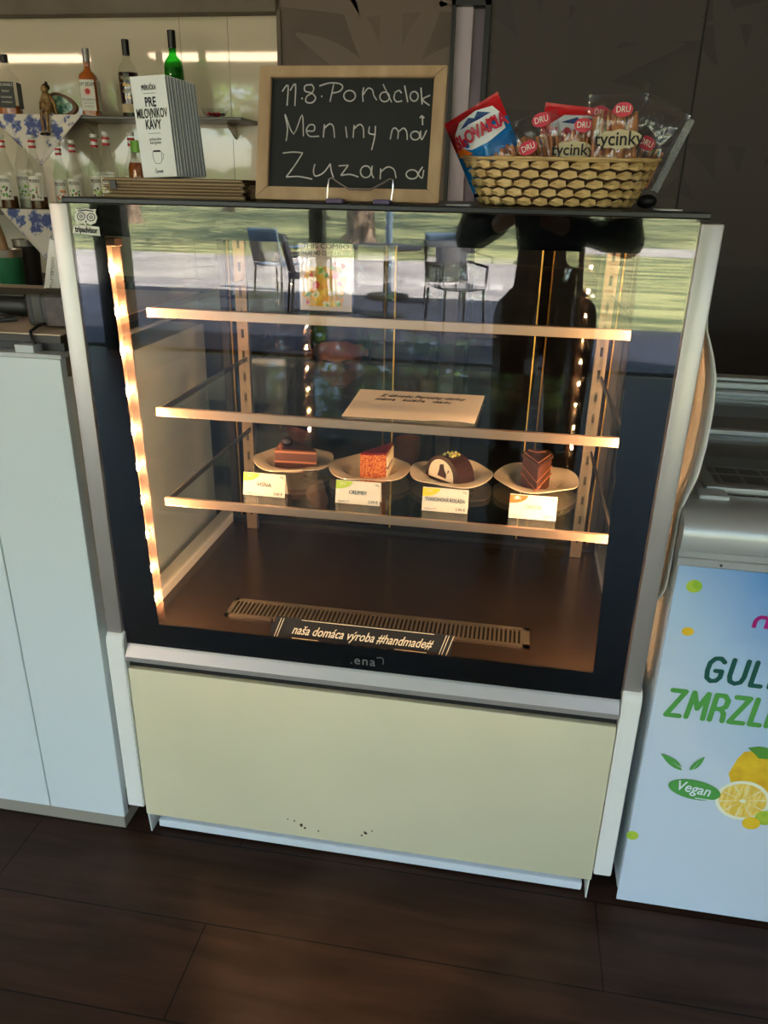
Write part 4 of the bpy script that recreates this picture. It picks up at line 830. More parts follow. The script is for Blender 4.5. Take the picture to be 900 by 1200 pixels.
for o_, t in ((.003,1.0),(.0055,1.03),(.001,1.04)): b.tube([BK(2*PI*k/64, t+.012*math.sin(k*.9+o_*900), o_) for k in range(64)], .0017, 6, closed=True)
b.build('rim_braid', 'straw', bk, smooth=True)

# snack bags
def pillow(w, h, d, nu=18, nv=22, seal=.08, crinkle=.0012, sd=0, mfun=0):
    """closed cushion: bag with flat welded ends (local coordinates, standing on z=0)"""
    b = B()
    for side in (-1, 1):
        def f(u, v):
            x = (u-.5)*w; z = v*h; e = max(0, min(1, (v-seal)/.22))*max(0, min(1, (1-seal-v)/.22)); bul = (math.sin(PI*u)**.55)*math.sin(e*PI/2)
            n = (mnoise.noise(Vector((u*7+sd, v*8, side*3)))*bul*1.4+mnoise.noise(Vector((u*7+sd, v*8, 9)))*.35*max(0,1-bul*3))*crinkle*2.2; x *= 1-.04*bul
            return (x, side*(d/2*bul+.0003)+n, z)
        b.grid(f, nu, nv, mfun)
    bmesh.ops.remove_doubles(b.bm, verts=b.bm.verts[:], dist=.0009)
    return b
def place(px0, py0, Y, tilt, yawz=0, lean=0): return A(px0, py0, Y), (lean, tilt, yawz)
def bag_root(name, label, px, py, Y, tilt, yawz=0, lean=0, group=None, cat='snack bag'):
    p = A(px, py, Y); return thing(name, label, cat, p, group, rot=(lean, tilt, yawz))
# px,py: middle of the bag's lower end
def chips(label, px, py, Y, tilt, w, h, d, yawz=0, lean=0, sd=0):
    w *= .93; h *= .80
    t = bag_root('crisps_bag', label, px, py, Y, tilt, yawz, lean, 'crisps bags')
    def mf(u, v):
        if v > .60+.10*math.sin(u*2.2): return 0
        return 1 if v > .05 else 2
    b = pillow(w, h, d, 22, 30, .06, .0016, sd, mf); b.build('foil', ['chip_red','chip_blue','chip_navy'], t, smooth=True, local=True, auto=60)
    # printed mountain and name on the front
    yf = lambda x, z: -(d/2*(math.sin(PI*min(max(x/w+.5,0.02),.98))**.55)+.0028)
    def pr(b, pts, m, dy=0):
        n0 = len(b.bm.faces); cx = sum(p[0] for p in pts)/len(pts); cz = sum(p[1] for p in pts)/len(pts); c_ = b.bm.verts.new((cx, yf(cx,cz)-dy, cz)); vs = [b.bm.verts.new((x, yf(x,z)-dy, z)) for x, z in pts]
        for i in range(len(vs)): b.bm.faces.new((c_, vs[i], vs[(i+1)%len(vs)]))
        b._mark(n0, m)
    b = B()
    pr(b, [(-w*.40,h*.62),(-w*.2,h*.52),(w*.1,h*.50),(w*.42,h*.56),(w*.44,h*.74),(w*.36,h*.86),(w*.1,h*.90),(-w*.22,h*.88),(-w*.38,h*.78)], 0)
    pr(b, [(-w*.25,h*.80),(-w*.05,h*.87),(w*.02,h*.82),(w*.12,h*.88),(w*.3,h*.80),(w*.1,h*.79)], 1, .0006)
    pr(b, [(-w*.46,h*.52),(-w*.42,h*.74),(-w*.36,h*.80),(-w*.34,h*.56),(-w*.2,h*.47)], 2, -.0002)
    b.build('mountain_print', ['chip_white','chip_navy','chip_orange'], t, local=True)
    lt = text_bm('SLOVAKIA', .024, ext=.0004, bold=.0009, width=w*.92); bb_ = B()
    for v in lt.verts: x, z = v.co.x+w*.04, v.co.y*1.05+h*.66; v.co = Vector((x, yf(x, z)-.0040-v.co.z, z))
    bb_.merge(lt); bb_.build('lettering', 'label_red', t, local=True)
    return t
chips('blue and red crisps bag leaning out at the left end of the basket', 588, 216, .115, -.50, .098, .150, .040, yawz=-.15, lean=-.05, sd=3)
chips('red crisps bag standing at the back of the basket, behind the pretzel bags', 662, 230, .215, .10, .125, .165, .032, yawz=0, lean=0, sd=8)
def pretzels(label, px, py, Y, tilt, w, h, n, yawz=0, lean=0, txt=True, ov=(.1,.62), sd=0, top=.70, strip=False, d=.022, tsz=.022, tx_=.05):
    w *= .93; h *= .76; n = int(n*1.35)
    t = bag_root('pretzel_bag', label, px, py, Y, tilt, yawz, lean, 'pretzel stick bags'); rr = random.Random(sd+50)
    for k in range(n):
        r = rr.uniform(.0030,.0036); x = (-.42+.84*(k+.5)/n)*w*.95; y = rr.choice((-.5,-.3,.3))*d*.42; L = h*top*rr.uniform(.86,1.02); tl_ = rr.uniform(-.09,.09)
        b = B(); b.tube([(x,y,.004),(x+tl_*L*.3,y,.004+L*.5),(x+tl_*L*.62,y,.004+L)], [r*.9,r,r*.85], 8); b.build('pretzel_stick', 'pretzel', t, smooth=True, local=True)
    b = pillow(w, h, d+.008, 16, 22, .03, .0022, sd); b.build('clear_bag', 'clear_film', t, smooth=True, local=True, auto=60)
    ox, oz = ov[0]*w, ov[1]*h; yy = -d/2-.0062
    b = B(); b.prism([(ox+.0135*math.cos(a*PI/10), yy, oz+.0095*math.sin(a*PI/10)) for a in range(20)], (0,.0005,0)); lb = b.build('oval_print', 'label_red', t, local=True)
    lettering('DRU', .0115, (ox, yy-.0006, oz), 'label_white', lb, (1,0,0), (0,0,1), local=True, width=.019, ext=.0003)
    if txt:
        b = B(); zc = h*.50; wv = w*.40; b.prism([(tx_*w+wv*math.cos(a*PI/10), yy+.0004, zc+.0125*math.sin(a*PI/10)*(1+.1*math.sin(a*3))) for a in range(20)], (0,.0004,0)); l2 = b.build('beige_print', 'label_beige', t, local=True)
        lettering('tycinky', tsz, (tx_*w, yy-.0006, zc), 'ink', l2, (1,0,0), (0,0,1), local=True, width=w*.84, ext=.0003, bold=.0003)
    if strip:
        b = B()
        for k in range(4): b.box(w/2-.002+k*.0028, w/2-.0005+k*.0028, -.0012, .0012, .004, h-.004)
        b.box(w/2-.003, w/2+.008, -.0004, .0004, .004, h-.004)
        b.build('ribbed_seal', 'seal_film', t, local=True)
    return t
pretzels('pretzel stick bag low at the left, before the blue crisps bag', 614, 214, .085, -.42, .070, .098, 10, ov=(.32,.56), txt=False, sd=1, top=.72)
pretzels('pretzel stick bag leaning left, second from the left', 640, 214, .105, -.26, .068, .124, 9, ov=(.1,.9), txt=False, sd=2, top=.66)
pretzels('broad pretzel stick bag reading tyc in the middle of the basket', 664, 218, .115, -.02, .080, .128, 12, ov=(.22,.84), sd=3, top=.72)
pretzels('pretzel stick bag leaning right, behind the tall clear one', 682, 214, .135, .16, .052, .132, 8, ov=(.0,.95), sd=4, top=.78)
pretzels('tallest pretzel stick bag reading tycin, right of the middle', 716, 216, .095, -.04, .088, .156, 13, ov=(.08,.82), sd=5, top=.82, tsz=.026)
pretzels('pretzel stick bag with ribbed clear seal tilting right at the basket end', 738, 216, .150, .36, .078, .150, 5, ov=(-.05,.52), txt=False, sd=6, top=.5, strip=True, yawz=-.2)
# ================================================================== ice cream freezer
fz = thing('chest_freezer', 'ice cream chest freezer with printed lemon banner right of the display case', 'freezer', (1.65, .4, 0))
X0, X1, YB_ = 1.0215, 2.35, .86
B().box(X0, X1, .004, YB_, .03, .70, .006).box(X0+.03, X1-.03, .03, YB_-.03, .004, .03).build('cabinet_body', 'freezer_white', fz)
b = B(); w = .045
b.box(X0, X1, .004, .09, .70, .80, .004).box(X0, X1, YB_-.05, YB_, .70, .85, .004).box(X0, X0+.045, .09, YB_-.05, .70, .83, .003).box(X1-.045, X1, .09, YB_-.05, .70, .83, .003); b.build('rim_wall', 'freezer_grey', fz)
# print on the front
bn = B().box(X0+.001, X1-.001, -.0005, .003, .012, .757).build('banner', 'banner_print', fz)
# rounded aluminium front rail
b = B(); prf = [(-.004,.757),(-.008,.760),(-.008,.772),(-.005,.774),(-.005,.784),(-.010,.787),(-.012,.812),(-.008,.828),(.004,.841),(.022,.848),(.050,.851),(.085,.851),(.085,.757)]
b.prism([(X0-.004, y, z) for y, z in prf], (X1-X0+.006, 0, 0)); b.build('front_rail', 'freezer_alu', fz, smooth=True, auto=30)
b = B(); b.prism([(x, y, z) for x, z, y in ((X0-.002,.757,.087),(X0-.002,.84,.087),(X0+.002,.852,.087),(X0+.045,.852,.087),(X0+.045,.757,.087))], (0, YB_-.09, 0)); b.build('side_rail', 'freezer_alu', fz)
b = B(); 
for i, (z0, z1, y) in enumerate(((.830,.852,.80),(.852,.868,.806),(.868,.886,.812),(.886,.897,.82))): b.box(X0, X1, y, YB_+.002, z0, z1, .003)
b.build('rear_rail', 'freezer_alu', fz)
B().cyl((A(846,659,-.009).x, -.0095, .765), (A(846,659,-.009).x, -.0045, .765), .0022).build('screw', 'dark_grey_plastic', fz)
B().box(X0+.028, X0+.075, .060, .100, .848, .857, .002).build('corner_cap', 'freezer_grey', fz)
for y0, y1, z in ((.095,.46,.853),(.43,.80,.860)):
    l = B().box(X0+.05, X1-.05, y0, y1, z, z+.004).build('sliding_lid', 'clear_glass', fz)
    B().box(X0+.045, X1-.045, y0, y0+.018, z-.003, z+.008, .002).box(X0+.045, X1-.045, y1-.020, y1, z-.003, z+.009, .002).box(X0+.045, X0+.066, y0, y1, z-.003, z+.007, .002).box(X1-.066, X1-.045, y0, y1, z-.003, z+.007, .002).build('lid_frame', 'freezer_alu', l)
B().box(X0+.045, X1-.045, .09, YB_-.05, .60, .61).box(X0+.045, X1-.045, .47, YB_-.05, .60, .80, .002).build('inner_wall', 'freezer_inner', fz)
b = B(); zb = .775
for k in range(25): x = X0+.055+k*.046; b.cyl((x, .10, zb), (x, .47, zb), .0018, seg=6)
for y in (.105, .145, .185, .24, .30, .36, .42, .465): b.cyl((X0+.05, y, zb+.002), (X1-.05, y, zb+.002), .0022, seg=6)
b.build('wire_basket', 'wire', fz)
cs = ['pack_brown','pack_brown','pack_purple','pack_green','pack_blue']
for k in range(10):
    x = X0+.06+k*.04; y = .13+.09*((k*7)%4)
    pk = pillow(.075, .13, .026, 8, 12, .08, .002, k+20); bmesh.ops.transform(pk.bm, matrix=Matrix.Translation((x, y, .712+.004*(k%3))) @ Matrix.Rotation(R.uniform(-.5,.5), 4, 'Z') @ Matrix.Rotation(-PI/2+.1, 4, 'X'), verts=pk.bm.verts[:])
    o = pk.build('ice_cream_pack', cs[k%5], smooth=True); tag(o, 'wrapped %s ice cream pack lying under the freezer wires' % ('brown','brown','purple','green','blue')[k%5], 'ice cream', 'wrapped ice creams in the freezer')
B().box(X0+.05, X1-.05, .10, .46, .61, .695).build('stacked_packs', 'pack_brown', fz) if False else None
# banner graphics
YB0 = -.0008
def W(px, py): p = A(px, py, YB0); return p.x, p.z
def FP(x, z, d=0): return (x, YB0-d, z)
def blob(b, px, py, rx, rz, m=0, d=0, n=24, tilt=0):
    x, z = W(px, py); b.prism([FP(x+rx*math.cos(2*PI*k/n)*math.cos(tilt)-rz*math.sin(2*PI*k/n)*math.sin(tilt), z+rx*math.cos(2*PI*k/n)*math.sin(tilt)+rz*math.sin(2*PI*k/n)*math.cos(tilt), d) for k in range(n)], (0,-.0002,0), m)
sx = .00105
for q in ((813.5,687,.0125,.0118,0),(741,979,.0115,.0108,0),(896,958,.017,.0165,.0012)): b = B(); blob(b, *q[:4], d=q[4]); b.build('lime_print', 'lime', bn)
b = B(); blob(b, 806, 740, .0098, .0082); b.build('lemon_print', 'lemon', bn)
b = B(); blob(b, 880, 964, .0155, .0145, d=.0016); b.build('lemon_print', 'lemon', bn); b = B()
x, z = W(893, 898); b.prism([FP(x+p*1.0, z+q) for p, q in ((-.052,-.025),(-.043,.010),(-.035,.026),(-.022,.030),(-.012,.022),(.03,.03),(.07,.012),(.085,-.02),(.06,-.06),(0,-.07),(-.04,-.055))], (0,-.0002,0)); b.build('lemon_print', 'lemon', bn)
b = B(); blob(b, 870, 938, .047, .0445, 0, .0004, 32, -.15); blob(b, 870, 938, .0405, .038, 1, .0007, 32, -.15); blob(b, 870, 938, .006, .004, 0, .0014)
x, z = W(870, 938)
for k in range(10):
    a = 2*PI*k/10+.2; b.prism([FP(x+.007*math.cos(a), z+.007*math.sin(a), .0010), FP(x+.039*math.cos(a-.025), z+.036*math.sin(a-.025), .0010), FP(x+.039*math.cos(a+.025), z+.036*math.sin(a+.025), .0010)], (0,-.0002,0), 0)
b.build('lemon_slice_print', ['lemon_pith','lemon_flesh'], bn)
b = B(); x, z = W(896, 884)
b.prism([FP(x+p, z+q, .0006) for p, q in ((-.030,.010),(-.012,.016),(.012,.014),(.04,.006),(.02,-.008),(-.008,-.010),(-.018,.0))], (0,-.0002,0)); b.build('leaf_print', 'leaf_green', bn)
# vegan mark
x, z = W(813.5, 925); sl = -.12; vd = Vector((math.cos(sl),0,math.sin(sl)))
b = B(); b.prism([FP(x+.0465*math.cos(a*PI/16)*math.cos(sl)-.0215*math.sin(a*PI/16)*math.sin(sl), z+.0465*math.cos(a*PI/16)*math.sin(sl)+.0215*math.sin(a*PI/16)*math.cos(sl), .0016) for a in range(32)], (0,-.0003,0))
def leafp(b, px0, py0, px1, py1, wd):
    p, q = Vector(FP(*W(px0,py0),.0016)), Vector(FP(*W(px1,py1),.0016)); d = q-p; n = Vector((d.z,0,-d.x)).normalized()*wd; pts = []
    for s in (1,-1):
        r = [p+d*u+n*s*math.sin(PI*u**.8)*(1 if s > 0 else .8) for u in [k/8 for k in range(9)]]; pts += r if s > 0 else r[::-1][1:-1]
    b.prism(pts, (0,-.0003,0))
leafp(b, 799, 902, 774, 882, .0085); leafp(b, 808, 902, 826, 886, .0065); ov = b.build('vegan_mark', 'banner_green', bn)
lettering('Vegan', .031, (x-.002, YB0-.0024, z+.003), 'banner_white', ov, vd, (0,0,1), width=.060, shear=.12, ext=.0003, bold=.0003)
b = B(); b.prism([FP(x+.004,z-.0165,.0022), FP(x+.036,z-.0175,.0022), FP(x+.036,z-.0190,.0022), FP(x+.004,z-.0185,.0022)], (0,-.0002,0)); 
def vein(p0, p1):
    a_, b__ = Vector(FP(*W(*p0),.0022)), Vector(FP(*W(*p1),.0022)); n = Vector((.0007,0,.0007)); b.prism([a_-n, a_+n, b__], (0,-.0002,0))
vein((801,901),(788,892)); vein((811,901),(819,892)); b.build('white_stroke', 'banner_white', ov)
GLY = {'G':(.62,[[(.60,.86),(.42,1),(.18,.97),(.02,.78),(0,.45),(.06,.14),(.26,0),(.48,.04),(.60,.20),(.60,.46)],[(.60,.46),(.34,.46)]]),'U':(.60,[[(0,1),(0,.30),(.08,.08),(.30,0),(.52,.08),(.60,.30),(.60,1)]]),'L':(.42,[[(0,1),(0,0),(.42,0)]]),'K':(.56,[[(0,1),(0,0)],[(.54,1),(.04,.5),(.56,0)]]),
 'Z':(.60,[[(0,1),(.58,1),(0,0),(.60,0)]]),'M':(.74,[[(0,0),(.06,1),(.37,.38),(.68,1),(.74,0)]]),'R':(.56,[[(0,0),(0,1),(.36,1),(.54,.82),(.52,.58),(.34,.46),(.02,.46)],[(.34,.46),(.52,.30),(.56,0)]]),'I':(.0,[[(0,1),(0,0)]]),'N':(.58,[[(0,0),(0,1),(.58,0),(.58,1)]]),'A':(.62,[[(0,0),(.31,1),(.62,0)],[(.13,.36),(.49,.36)]]),'O':(.60,[[(.3,0),(.08,.1),(0,.5),(.08,.9),(.3,1),(.52,.9),(.6,.5),(.52,.1),(.3,0)]]),'V':(.6,[[(0,1),(.3,0),(.6,1)]]),'Á':(.62,[[(0,0),(.31,1),(.62,0)],[(.13,.36),(.49,.36)],[(.3,1.2),(.42,1.34)]])}
def flatline(b, pts, r, y, m=0):
    """a rounded flat pen line on the banner"""
    for (x0_, z0_), (x1_, z1_) in zip(pts, pts[1:]):
        a = math.atan2(z1_-z0_, x1_-x0_); q = [(x1_+r*math.cos(a-PI/2+PI*k/6), z1_+r*math.sin(a-PI/2+PI*k/6)) for k in range(7)]+[(x0_+r*math.cos(a+PI/2+PI*k/6), z0_+r*math.sin(a+PI/2+PI*k/6)) for k in range(7)]
        b.prism([(p[0], y, p[1]) for p in q], (0,-.0003,0), m); y -= .000004
def bigword(n, pL, pR, pT, mt_, full, gap=.36, lw=.095):
    xl_, z0 = W(*pL); xr, _ = W(*pR); _, z1 = W(*pT); h = z1-z0; tot = sum(GLY[g][0] for g in full[:n])+gap*(n-1); k = (xr-xl_)/(tot+2*lw); r = lw*h*.78; x = xl_+lw*k
    for g in full:
        b = B(); wd, st_ = GLY[g]
        for ln in st_: flatline(b, [(x+p*k+q*h*.07, z0+r+q*(h-2*r)) for p, q in ln], r, YB0-.0008)
        b.build('lettering', mt_, bn); x += (wd+gap)*k
bigword(3, (822,799), (893,806), (825,767), 'banner_dark_green', 'GULKOVÁ')
bigword(5, (777,839), (893,846), (781,805), 'banner_green', 'ZMRZLINA', gap=.30)
x, z = W(880, 735); _, z1 = W(882, 714)
b = B(); strokes(b, [[(0,0),(.001,.012),(.006,.0185),(.014,.0195),(.0195,.016),(.019,.005),(.0185,0)],[(.0195,.014),(.026,.0195),(.034,.0185),(.038,.012),(.037,0)]], lambda p, q: (x+.004+p, YB0-.0008, z+q*1.05), .0034, seg=8)
for v in b.bm.verts: v.co.y = YB0-.0006+(v.co.y-YB0)*.12
b.build('magenta_lettering', 'magenta', bn)

# curved white panel wedged between the case and the freezer
OP = [(766,700),(775,702),(785,690),(797,640),(809,600),(817,560),(827,525),(835,485),(839,445),(836,420),(828,385),(822,350)]
pts = [A(px, py, .024) for px, py in OP]
for p in pts: p.x = max(p.x, 1.0005) if p.z > .87 else min(max(p.x-.004, 1.0045), 1.0150)
b = B(); n = 40
def cpan(u, v):
    k = u*(len(pts)-1); i = min(int(k), len(pts)-2); w = k-i; w = w*w*(3-2*w) if False else w; p = pts[i].lerp(pts[i+1], w); xi = 1.0005 if p.z > .60 else 1.0045
    x = p.x+(xi-p.x)*v
    return (x, p.y+.20*v, p.z)
b.grid(cpan, n, 10); o = b.build('curved_panel', 'white_plastic', smooth=True, auto=80); tag(o, 'curved white plastic panel wedged between the display case and the freezer', 'panel')
m = o.modifiers.new('thickness', 'SOLIDIFY'); m.thickness = .003; m.offset = 0

# ================================================================== people
def fused(chains, balls, mtl, name, parent, voxel=.009, smooth=4):
    b = B()
    for ch in chains:
        P_ = [Vector(c[:3]) for c in ch]; r_ = [c[3] for c in ch]
        for i in range(len(P_)-1): b.tube([P_[i], P_[i+1]], [r_[i], r_[i+1]], 12)
        for p, r in zip(P_, r_): b.ball(p, r, 2)
    for c, r, sc in balls: b.ball(c, r, 3, sc=sc)
    o = b.build(name, mtl, parent, smooth=True, auto=180)
    m = o.modifiers.new('remesh', 'REMESH'); m.mode = 'VOXEL'; m.voxel_size = voxel; m.use_smooth_shade = True
    s = o.modifiers.new('smooth', 'SMOOTH'); s.iterations = smooth; s.factor = .5
    dg = bpy.context.evaluated_depsgraph_get(); dg.update(); me = bpy.data.meshes.new_from_object(o.evaluated_get(dg)); o.modifiers.clear(); o.data = me; me.polygons.foreach_set('use_smooth', [True]*len(me.polygons))
    return o
def rf(h, fwd, up):       # head frame
    f = Vector(fwd).normalized(); r = f.cross(Vector(up)).normalized(); u = r.cross(f); h = Vector(h)
    return lambda x, y, z: h+r*x+f*y+u*z
def head_chains(F):
    ch = [[(*F(0,-.012,.035), .082),(*F(0,.004,.020), .080)], [(*F(0,.018,-.02), .066),(*F(0,.040,-.072), .036)], [(*F(0,.080,.010), .010),(*F(0,.100,-.020), .013)], [(*F(-.022,.082,-.060), .009),(*F(.022,.082,-.060), .009)],
          [(*F(-.040,.072,.030), .014),(*F(.040,.072,.030), .014)], [(*F(-.045,.055,-.02), .024),(*F(-.025,.055,-.05), .024)], [(*F(.045,.055,-.02), .024),(*F(.025,.055,-.05), .024)]]
    for s in (-1, 1): ch.append([(*F(s*.080,-.006,.012), .012),(*F(s*.083,-.010,-.018), .010)])
    return ch
def hand(w, d, side, up, curl=.5):
    """palm and five fingers as chains: w wrist, d direction, side towards the thumb, up = back of hand"""
    w, d, s, u = Vector(w), Vector(d).normalized(), Vector(side).normalized(), Vector(up).normalized(); ch = [[(*w, .024),(*(w+d*.045), .027)]]
    for i, L in enumerate((.072,.080,.075,.060)):
        o = w+d*.075+s*(.030-.020*i); ch.append([(*(w+d*.03+s*(.018-.012*i)), .014),(*o, .011)]); a = o+d*L*.45*math.cos(curl)-u*L*.45*math.sin(curl); e = a+d*L*.5*math.cos(curl*2.2)-u*L*.5*math.sin(curl*2.2); ch.append([(*o, .0098),(*a, .0090),(*e, .0078)])
    a = w+d*.030+s*.038-u*.006; ch.append([(*(w+d*.012+s*.016), .016),(*a, .012),(*(a+d*.032+s*.012-u*.012), .010),(*(a+d*.052+s*.008-u*.024), .0085)])
    return ch
def person(label, P_, hd, hf, hu, hands, shirt, skin, hairlen, trousers='trouser'):
    t = thing('person', label, 'person', P_['base']); F = rf(hd, hf, hu)
    body = head_chains(F)+[[(*F(0,-.03,-.06), .052),(*P_['neck'], .055)]]
    for s in ('l', 'r'):
        sh, el, wr = P_['sh'+s], P_['el'+s], P_['wr'+s]; body += [[(*sh, .048),(*el, .040)],[(*el, .038),(*wr, .026)]]
        hp, kn, an, toe = P_['hp'+s], P_['kn'+s], P_['an'+s], P_['toe'+s]; body += [[(*hp, .080),(*kn, .055)],[(*kn, .052),(*an, .036)],[(*an, .036),(*toe, .028)]]
    body += [[(*P_['pel'], .11),(*P_['waist'], .100),(*P_['chest'], .115),(*P_['neck'], .055)],[(*P_['shl'], .05),(*P_['chest2'], .07),(*P_['shr'], .05)]]
    for h in hands: body += h
    bo = fused(body, [], skin, 'body', t, .0075, 3)
    sc = [[(*P_['pel'], .125),(*P_['waist'], .115),(*P_['chest'], .130)],[(*P_['shl'], .062),(*P_['chest2'], .085),(*P_['shr'], .062)]]
    for s in ('l', 'r'):
        sh, el = Vector(P_['sh'+s]), Vector(P_['el'+s]); sc.append([(*sh, .064),(*(sh.lerp(el, P_.get('sleeve', .6))), .055)])
        if P_.get('sleeve', .6) >= 1: wr = Vector(P_['wr'+s]); sc.append([(*el, .053),(*el.lerp(wr, .85), .038)])
    fused(sc, [], shirt, 'shirt', t, .010, 4)
    tc = []
    for s in ('l', 'r'): tc += [[(*P_['pel'], .120),(*P_['hp'+s], .095),(*P_['kn'+s], .070)],[(*P_['kn'+s], .068),(*Vector(P_['kn'+s]).lerp(Vector(P_['an'+s]), .9), .052)]]
    fused(tc, [], trousers, 'trousers', t, .011, 4)
    for s in ('l', 'r'): fused([[(*P_['an'+s], .043),(*P_['toe'+s], .040)]], [], 'shirt_black', 'shoe', t, .009, 3)
    hc = [[(*F(0,-.035,.055), .080),(*F(0,-.020,.070), .075)],[(*F(-.045,-.02,.055), .048),(*F(.045,-.02,.055), .048)],[(*F(-.055,.015,.070), .028),(*F(0,.030,.092), .026),(*F(.055,.015,.070), .028)]]
    for s in (-1, 1): hc.append([(*F(s*.066,-.01,.05), .030),(*F(s*.074,-.03,-.02), .026),(*F(s*.060,-.06,-.06-hairlen*.3), .03)])
    hc.append([(*F(0,-.06,.04), .06),(*F(0,-.085,-.04), .055),(*F(0,-.10,-.09-hairlen), .03)]); fused(hc, [], 'hair', 'hair', t, .008, 3)
    b = B()
    for s in (-1, 1): b.ball(F(s*.030,.080,.006), .0085, 2)
    b.build('eye', 'eye', t, smooth=True)
    b = B(); b.tube([F(-.020,.091,-.0595), F(0,.095,-.057), F(.020,.091,-.0595)], [.002,.004,.002], 8); b.build('lips', 'lip', t, smooth=True)
    b = B()
    for s in (-1, 1): b.tube([F(s*.016,.088,.031), F(s*.034,.086,.036), F(s*.052,.074,.030)], [.003,.0035,.002], 6)
    b.build('eyebrow', 'hair', t, smooth=True)
    return t
# the seated barista seen through the case, head bowed
hd = A(398, 412, 1.16)
Pw = dict(base=(.22,1.36,0), pel=(.24,1.42,.47), waist=(.24,1.38,.58), chest=(.225,1.31,.68), chest2=(.225,1.30,.72), neck=(.215,1.25,.775), shl=(.06,1.30,.72), shr=(.39,1.30,.72), ell=(.03,1.18,.52), elr=(.42,1.18,.52), wrl=(.12,1.02,.45), wrr=(.33,1.02,.45),
    hpl=(.16,1.38,.45), hpr=(.32,1.38,.45), knl=(.13,1.03,.46), knr=(.36,1.03,.46), anl=(.13,1.08,.08), anr=(.36,1.08,.08), toel=(.12,.96,.045), toer=(.37,.96,.045), sleeve=.65)
person('dark haired person in dark top sitting bowed behind the display case', Pw, hd, (.10,-.80,-.45), (0,-.3,1), [hand((.12,1.02,.45),(.5,-.6,-.1),(.3,.3,1),(0,-.3,1)), hand((.33,1.02,.45),(-.5,-.6,-.1),(-.3,.3,1),(0,-.3,1))], 'shirt_dark', 'skin', .16)
st = thing('low_stool', 'low dark stool under the person sitting behind the case', 'stool', (.24,1.42,0))
b = B(); b.lathe([(.16,.300),(.17,.308),(.17,.328),(.15,.335)], (.24,1.42,0), 28); b.build('seat', 'cabinet_dark', st, smooth=True)
for k in range(4): a = PI/4+k*PI/2; B().cyl((.24+.12*math.cos(a),1.42+.12*math.sin(a),.305), (.24+.17*math.cos(a),1.42+.17*math.sin(a),0), .013).build('leg', 'mullion', st)
# the photographer, mirrored in the glass
Pp = dict(base=(.82,-1.66,0), pel=(.83,-1.70,.96), waist=(.83,-1.69,1.10), chest=(.82,-1.67,1.27), chest2=(.82,-1.67,1.38), neck=(.81,-1.66,1.48), shl=(1.00,-1.66,1.40), shr=(.64,-1.66,1.40), ell=(1.06,-1.52,1.17), elr=(.56,-1.52,1.17), wrl=(.83,-1.32,1.22), wrr=(.66,-1.32,1.22),
    hpl=(.92,-1.70,.90), hpr=(.74,-1.70,.90), knl=(.93,-1.67,.50), knr=(.73,-1.67,.50), anl=(.94,-1.70,.09), anr=(.72,-1.70,.09), toel=(.95,-1.56,.045), toer=(.71,-1.56,.045), sleeve=1)
person('photographer in black holding up a phone, mirrored dark in the case glass', Pp, (.80,-1.60,1.60), (-.05,.85,-.45), (0,.3,1), [hand((.83,-1.32,1.22),(-.45,.6,.35),(.2,-.3,.9),(.8,.5,.1), .7), hand((.66,-1.32,1.22),(.3,.6,.35),(-.2,-.3,.9),(-.8,.5,.1), .7)], 'shirt_black', 'skin2', .02, 'shirt_black')
ph = B(); ph.box(-.036,.036,-.004,.004,-.125,.022,.0035,seg=3); MP = Matrix((RT, UP, -FWD)).transposed().to_4x4(); MP.translation = CP-FWD*.016
pb = B(); t_ = bmesh.new(); bmesh.ops.create_cube(t_, size=1)
for v in t_.verts: v.co = Vector((v.co.x*.072, v.co.y*.147-.052, v.co.z*.008))
bmesh.ops.bevel(t_, geom=t_.edges[:], offset=.0035, segments=3, affect='EDGES'); pb.merge(t_, MP); ph.bm.free(); o = pb.build('mobile_phone', 'black_plastic', smooth=True); tag(o, 'black phone held up by the photographer in black', 'phone')

# pale bin behind the case
pA, pB = A(300,425,1.5), A(343,427,1.5); t = thing('waste_bin', 'tall pale bin standing in the aisle behind the case', 'bin', ((pA.x+pB.x)/2, 1.60, 0))
b = B(); b.box(pA.x, pB.x, 1.50, 1.75, 0, pA.z-.012, .008, seg=3); b.build('bin_body', 'kick', t, smooth=True); B().box(pA.x-.003, pB.x+.003, 1.495, 1.755, pA.z-.012, pA.z, .004).build('lid', 'freezer_grey', t)

# ================================================================== outside, mirrored in the glass
struct(B().box(-14, 1.5, -9.4, -5.3, -.14, -.02).box(1.5, 12, -7.5, -5.3, -.14, -.02).build('terrace_paving', 'paver'))
struct(B().box(-60, 1.2, -15.2, -9.4, -.16, -.03).build('promenade', 'concrete_light'))
struct(B().box(1.2, 60, -22, -19.0, -.14, -.035).build('park_path', 'concrete_light'))
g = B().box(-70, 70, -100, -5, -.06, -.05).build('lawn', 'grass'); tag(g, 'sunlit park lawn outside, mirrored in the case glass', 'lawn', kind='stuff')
for i, (x0, x1) in enumerate(((-2.70,-2.44),(-.90,-.79),(2.75,2.95),(-5.2,-5.0))):
    struct(B().box(x0, x1, -5.06, -4.94, 0, ZC).build('window_%d' % (i+1), 'mullion'))
struct(B().box(-6, 4.2, -5.06, -4.94, 2.55, ZC).build('window_5', 'mullion'))
